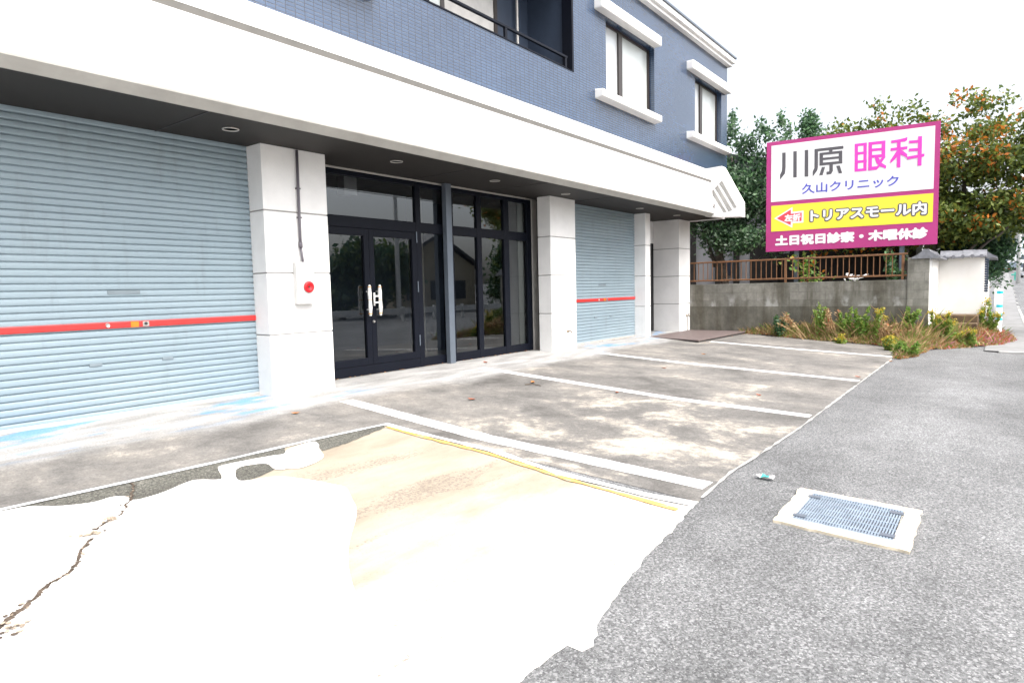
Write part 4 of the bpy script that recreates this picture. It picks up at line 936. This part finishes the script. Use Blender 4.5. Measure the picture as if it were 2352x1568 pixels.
leaves_mesh('crown', t, [(33, -1.75-(9.3-z)*.15, z, .25+.28*(9.4-z), .2+.3*(9.4-z), .3, 260) for z in np.linspace(5.8, 9.2, 14)], ['lf_mid', 'lf_dark'], [.6, .4], 4, (33, -1.9, 1.1), (.08, .13))
t = thing('evergreen_shrub', 'dark rounded shrub against the tile-capped wall below the autumn tree', 'shrub', (29.5, -8.6, .8))
m = MB(); m.tube([(29.5, -8.6, .5), (29.5, -8.6, 2.2)], [.08, .04], 8); m.build('trunk', 'bark', t)
leaves_mesh('crown', t, [(29.5+g.uniform(-.5, .5), g.uniform(-9.25, -7.2), g.uniform(1.8, 3.4), .5, .42, .42, 330) for _ in range(22)], ['lf_dark', 'lf_mid'], [.65, .35], 6, (29.5, -8.6, .8), (.07, .12))
t = thing('garden_hedge', 'dark hedge mass shading the garden behind the railing', 'hedge', (29, -3.5, 1.1))
m = MB(); m.tube([(29.5, -3.5, 1.0), (29.5, -3.5, 2.2)], [.08, .05], 8); m.build('trunk', 'bark', t)
leaves_mesh('crown', t, [(29.6+g.uniform(-.2, .2), g.uniform(-6.6, -2.4), g.uniform(4.0, 5.6), .4, .5, .5, 260) for _ in range(26)], ['lf_dark', 'lf_oliveD'], [.7, .3], 8, (29, -3.5, 1.1), (.09, .14))
def shrub(loc, r, h, mats, wts, n, seed, lb, name='garden_shrub', size=(.06, .11)):
    x, y, z = loc; t = thing(name, lb, 'shrub', loc)
    m = MB()
    for k in range(4): limb(m, (x, y, z), (x+rng.uniform(-.5, .5)*r, y+rng.uniform(-.6, .6)*r, z+h*.8), .015, .006, .2)
    m.build('stems', 'bark', t)
    g_ = random.Random(seed)
    leaves_mesh('leaves', t, [(x+g_.uniform(-.5, .5)*r, y+g_.uniform(-.7, .7)*r, z+h*g_.uniform(.25, .95), .3*r, .3*r, .14*h, n) for _ in range(11)], mats, wts, seed, loc, size)
shrub((23.0, -4.1, 1.15), .65, 1.3, ['lf_bright', 'lf_lime', 'lf_orange'], [.55, .35, .1], 26, 11, 'sparse yellow-green shrub showing through the middle of the railing')
shrub((23.2, -6.55, 1.15), .3, 1.35, ['lf_mid', 'lf_dark', 'lf_bright'], [.5, .3, .2], 22, 12, 'dark leafy shrub behind the right end of the railing')
t = thing('white_flowers', 'bunch of large white petals behind the lower rail', 'flowers', (22.7, -5.5, 1.4))
M['petal'] = simple('white_petal', (.8, .8, .78), .6, .05)
m = MB()
for k in range(13):
    x, y, z = 22.6+rng.uniform(-.1, .1), -5.5+rng.uniform(-.28, .28), 1.66+rng.uniform(-.06, .14); a = rng.uniform(0, 6)
    m.poly([(x, y, z), (x+.05, y+.10*math.cos(a), z+.05), (x+.02, y+.17*math.cos(a+.4), z+.06*math.sin(a)), (x, y+.08*math.cos(a+.8), z-.05)])
m.build('petals', 'petal', t)
m = MB()
for k in range(7): limb(m, (22.7, -5.5+rng.uniform(-.2, .2), 1.15), (22.65, -5.5+rng.uniform(-.25, .25), 1.65), .01, .006, .1)
m.build('stems', 'lf_bright', t)

# rough verge in front of the wall: soil bank, grass, ground cover, weeds
verge = [(21.9, -2.15), (21.7, -2.8), (21.35, -3.9), (20.95, -5.1), (20.75, -6.3), (20.2, -6.9), (18.6, -7.12), (17.55, -7.22), (17.5, -7.4), (18.4, -7.62), (20.3, -7.75), (21.6, -8.4), (23.2, -9.3), (25.0, -9.6), (27.5, -9.5), (27.5, -8.6), (25.0, -8.5), (23.6, -8.4), (23.0, -7.6), (22.06, -7.5), (22.06, -5), (22.06, -2.15)]
def inside(x, y, poly=verge):
    c = False; j = len(poly)-1
    for i in range(len(poly)):
        (a, b), (p, q) = poly[i], poly[j]
        if (b > y) != (q > y) and x < (p-a)*(y-b)/(q-b)+a: c = not c
        j = i
    return c
def edge_d(x, y):
    best = 9
    for (a, b), (c, d) in zip(verge[:15], verge[1:15]):
        L2 = (c-a)**2+(d-b)**2; tt = max(0, min(1, ((x-a)*(c-a)+(y-b)*(d-b))/L2)); best = min(best, math.hypot(x-a-tt*(c-a), y-b-tt*(d-b)))
    return best
def vz(x, y): return gz(x, y)+min(.42, .02+.30*edge_d(x, y))+.03*math.sin(x*5)*math.cos(y*4)
m = MB(); st = .12; idx = {}
for i in range(int((27.6-17.3)/st)+1):
    for j in range(int((9.8-2.0)/st)+1):
        x, y = 17.3+i*st, -9.8+j*st
        if inside(x, y): idx[(i, j)] = len(m.v); m.v.append((x, y, vz(x, y)))
for (i, j) in idx:
    q = [(i, j), (i+1, j), (i+1, j+1), (i, j+1)]
    if all(k in idx for k in q): m.f.append(tuple(idx[k] for k in q)); m.mi.append(0)
struct(m.build('soil_bank', 'soil', smooth=True))
def blades(name, n, seed, hmin, hmax, wd, mats, wts, cond, lean=.5):
    g = random.Random(seed); m = MB(); k = 0
    while k < n:
        x, y = g.uniform(17.4, 27.5), g.uniform(-9.7, -2.1)
        if not inside(x, y) or g.random() > cond(x, y): continue
        k += 1; z = vz(x, y)-.01; h = g.uniform(hmin, hmax)*min(1, .35+edge_d(x, y)*1.6); a = g.uniform(0, 6.28); l = g.uniform(.1, lean)*h; b = g.uniform(0, 6.28)
        m.cur = g.choices(range(len(mats)), wts)[0]
        dx, dy = wd*math.cos(b), wd*math.sin(b); ax, ay = l*math.cos(a), l*math.sin(a)
        m.poly([(x-dx, y-dy, z), (x+dx, y+dy, z), (x+dx*.7+ax*.64, y+dy*.7+ay*.64, z+h*.62), (x+ax*1.2, y+ay*1.2, z+h)])
    return stuff(m.build(name, mats))
blades('dry_grass', 9000, 21, .10, .34, .010, ['lf_dry', 'lf_olive', 'lf_bright', 'straw'], [.42, .25, .13, .2], lambda x, y: 1 if y > -7.6 else (.12 if x > 22.6 and y < -8.3 else .6), 1.1)
blades('dry_stalks', 190, 26, .3, .8, .006, ['straw', 'lf_dry', 'lf_lime', 'lf_olive'], [.4, .3, .12, .18], lambda x, y: 1 if y < -4.2 and edge_d(x, y) > .25 and x < 23 else .08, 1.0)
blades('leaf_litter', 4200, 22, .03, .09, .035, ['lf_dry', 'lf_red', 'fleafo'], [.55, .33, .12], lambda x, y: 1 if edge_d(x, y) < .5 else .45, 1.8)
blades('red_ground_cover', 3400, 23, .07, .2, .035, ['lf_mauve', 'lf_red', 'lf_olive', 'lf_dry'], [.24, .34, .12, .3], lambda x, y: (1 if x > 22.8 and y < -8.3 else (.25 if y < -7 and edge_d(x, y) < .45 else 0)), 1.2)
m = MB(); g = random.Random(77)
for k in range(420):
    if g.random() < .62: x, y = g.uniform(6.9, 13.5), .255-abs(g.gauss(0, .05))
    elif g.random() < .5: x, y = g.uniform(17.9, 21.9), -2.42-abs(g.gauss(0, .07))
    else: x, y = g.uniform(14.5, 18.4), -.06-abs(g.gauss(0, .05))
    r = g.uniform(.008, .028); a = g.uniform(0, 6); m.cur = g.choice((0, 0, 1, 2)); zz = gz(x, y)+.012
    m.poly([(x+r*math.cos(a+i*2.1)*g.uniform(.5, 1.2), y+r*math.sin(a+i*2.1)*g.uniform(.5, 1.2), zz+g.uniform(0, .015)) for i in range(3)])
stuff(m.build('wall_foot_debris', ['crack', 'lf_dry', 'fleafo']))
def weed(x, y, h, kind, seed, lb, lean=(0, 0), spread=.12, nst=4):
    z = vz(x, y) if inside(x, y) else gz(x, y); t = thing('goldenrod_plant' if kind in ('gold', 'green') else ('dry_weed' if kind == 'dry' else 'sapling'), lb, 'plant', (x, y, z), 'weeds along the block wall')
    g = random.Random(seed); m = MB(); cl = []; fl = []
    for k in range(nst):
        bx, by = x+g.uniform(-1, 1)*spread, y+g.uniform(-1, 1)*spread; hh = h*g.uniform(.5, 1.12)
        tx, ty = bx+lean[0]+g.uniform(-.2, .2)*h, by+lean[1]+g.uniform(-.28, .28)*h
        m.tube([(bx, by, z-.05), ((bx*.55+tx*.45), (by*.55+ty*.45), z+hh*.5), (tx, ty, z+hh)], [.012, .009, .004], 5)
        for q in range(9):
            f = (q+1)/10; px_, py_ = bx+(tx-bx)*f, by+(ty-by)*f
            if kind != 'dry': cl.append((px_, py_, z+hh*f, .07, .07*(1.3-f), .04, 12))
            elif f > .5: cl.append((px_, py_, z+hh*f, .05, .05, .05, 5))
        if kind == 'gold':
            for q in range(4): fl.append((tx+g.uniform(-.05, .05), ty+g.uniform(-.07, .07), z+hh*(.86+.05*q), .05, .06, .05, 26))
    m.build('stem', 'straw' if kind == 'dry' else 'lf_lime', t)
    mats = {'gold': (['lf_olive', 'lf_bright', 'lf_lime'], [.5, .35, .15]), 'green': (['lf_bright', 'lf_olive', 'lf_lime'], [.6, .25, .15]), 'dark': (['lf_dark', 'lf_mid'], [.5, .5]), 'dry': (['lf_dry', 'straw', 'lf_red'], [.5, .4, .1])}[kind]
    leaves_mesh('leaves', t, cl, *mats, seed, (x, y, z), (.035, .06), .3, 2.6)
    if fl: leaves_mesh('flower_head', t, fl, ['lf_yellow', 'lf_lime'], [.8, .2], seed+50, (x, y, z), (.025, .045), .5, 1.2)
weed(21.55, -3.55, .72, 'dark', 31, 'dark bushy sapling at the left end of the weeds', spread=.1, nst=7)
weed(21.5, -4.85, 1.05, 'green', 32, 'tall slim green weed standing before the middle of the block wall', spread=.06)
weed(21.4, -5.6, .9, 'green', 33, 'spreading olive weed left of the yellow flower spike', lean=(-.1, -.25), spread=.25, nst=7)
weed(21.3, -5.95, .80, 'green', 34, 'leafy green weed clump under the wall right of centre', spread=.2, nst=7)
weed(21.2, -6.3, .88, 'gold', 35, 'goldenrod with one tall yellow flower spike in front of the wall', spread=.05, nst=3)
weed(21.4, -7.05, .75, 'green', 36, 'bright green weed leaning right before the block pier', lean=(0, -.25), spread=.06, nst=5)
weed(19.6, -6.95, .38, 'gold', 37, 'low golden-yellow flowers at the corner of the asphalt', spread=.14, nst=6)
weed(20.6, -5.55, .25, 'gold', 38, 'small yellow flower tuft at the front of the grass', spread=.08, nst=3)
weed(21.9, -7.95, .85, 'gold', 39, 'wide yellow-green goldenrod before the cream wall', spread=.25, nst=8)
weed(22.0, -8.5, .5, 'gold', 40, 'short goldenrod with yellow heads right of the wide one', spread=.14, nst=5)
weed(24.9, -8.9, 1.0, 'gold', 41, 'tall pale yellow weed beside the bollard', spread=.15, nst=6)
weed(18.3, -7.35, .30, 'green', 42, 'straggly green weed sprawling over the slab corner', lean=(-.15, -.1), spread=.22, nst=8)
weed(21.2, -4.5, .85, 'dry', 43, 'dry brown weed leaning left across the block wall', lean=(-.1, .75), spread=.12, nst=5)
weed(21.4, -5.1, .8, 'dry', 44, 'tangle of dry stems beside the tall green weed', lean=(0, .2), spread=.28, nst=9)
weed(20.9, -6.7, .6, 'dry', 45, 'dry straw-coloured weed in front of the pier', lean=(-.2, -.2), spread=.3, nst=9)

# ------------------------------------------------------------------ across the street (seen in the shopfront glass)
t = thing('street_house', 'beige gabled house across the street mirrored in the shopfront glass', 'house', (44, -33, -.4))
m = MB(); m.box(39, 50, -40, -33, -.4, 4.0); m.prism([(39, 4.0), (50, 4.0), (44.5, 6.6)], 'y', -40, -33.0); m.build('wall', 'beige', t)
m = MB(); m.prism([(38.4, 3.8), (44.5, 6.7), (50.6, 3.8), (50.6, 4.1), (44.5, 7.05), (38.4, 4.1)], 'y', -40.5, -32.5); m.build('roof', 'roofd', t)
for x in (40.5, 43.6, 47): m = MB(); m.box(x, x+1.5, -33.0, -32.95, .8, 2.6); m.build('window', 'dark', t)
for k, (x, y, h, lb) in enumerate(((31, -30, 5.2, 'dark round tree across the street, mirrored in the left door'), (36, -31, 5.0, 'dark tree beside the beige house, mirrored in the right door'), (54, -31, 6, 'dark tree right of the beige house, mirrored in the right panes'))):
    t = thing('street_tree', lb, 'tree', (x, y, -.4), 'trees across the street'); m = MB(); m.tube([(x, y, -.4), (x, y, h*.6)], [.25, .1], 8); m.build('trunk', 'bark', t)
    g = random.Random(60+k); leaves_mesh('crown', t, [(x+g.uniform(-2.4, 2.4), y+g.uniform(-1, 1), g.uniform(.8, h), 1.1, 1, .8, 260) for _ in range(20)], ['lf_dark', 'lf_oliveD'], [.6, .4], 70+k, (x, y, -.4), (.22, .36))
t = thing('street_pole', 'utility pole across the street mirrored in the transom glass', 'pole', (34, -27, -.4)); m = MB(); m.tube([(34, -27, -.4), (34, -27, 11)], [.2, .14], 10); m.box(32.9, 35.1, -27.08, -26.92, 9.6, 9.75); m.build('shaft', 'polec', t)
m = MB()
for dz in (0, .35, .7): m.tube([(34+(k-6)*4, -27, 9.2+dz-.0-.02*(36-(k-6)**2)+.3) for k in range(13)], .025, 5)
tag(m.build('power_line', 'dark'), 'power lines across the street mirrored in the transom glass', 'cable')
m = MB(); m.box(18, 60, -22.4, -22.3, .1, .5)
for k in range(15): m.box(18+3*k, 18.15+3*k, -22.45, -22.25, -.4, .6)
tag(m.build('guard_rail', 'polec'), 'low pale guard rail across the street mirrored in the glass', 'guard rail')
for o in SC.objects:
    if '_o' in o: del o['_o']
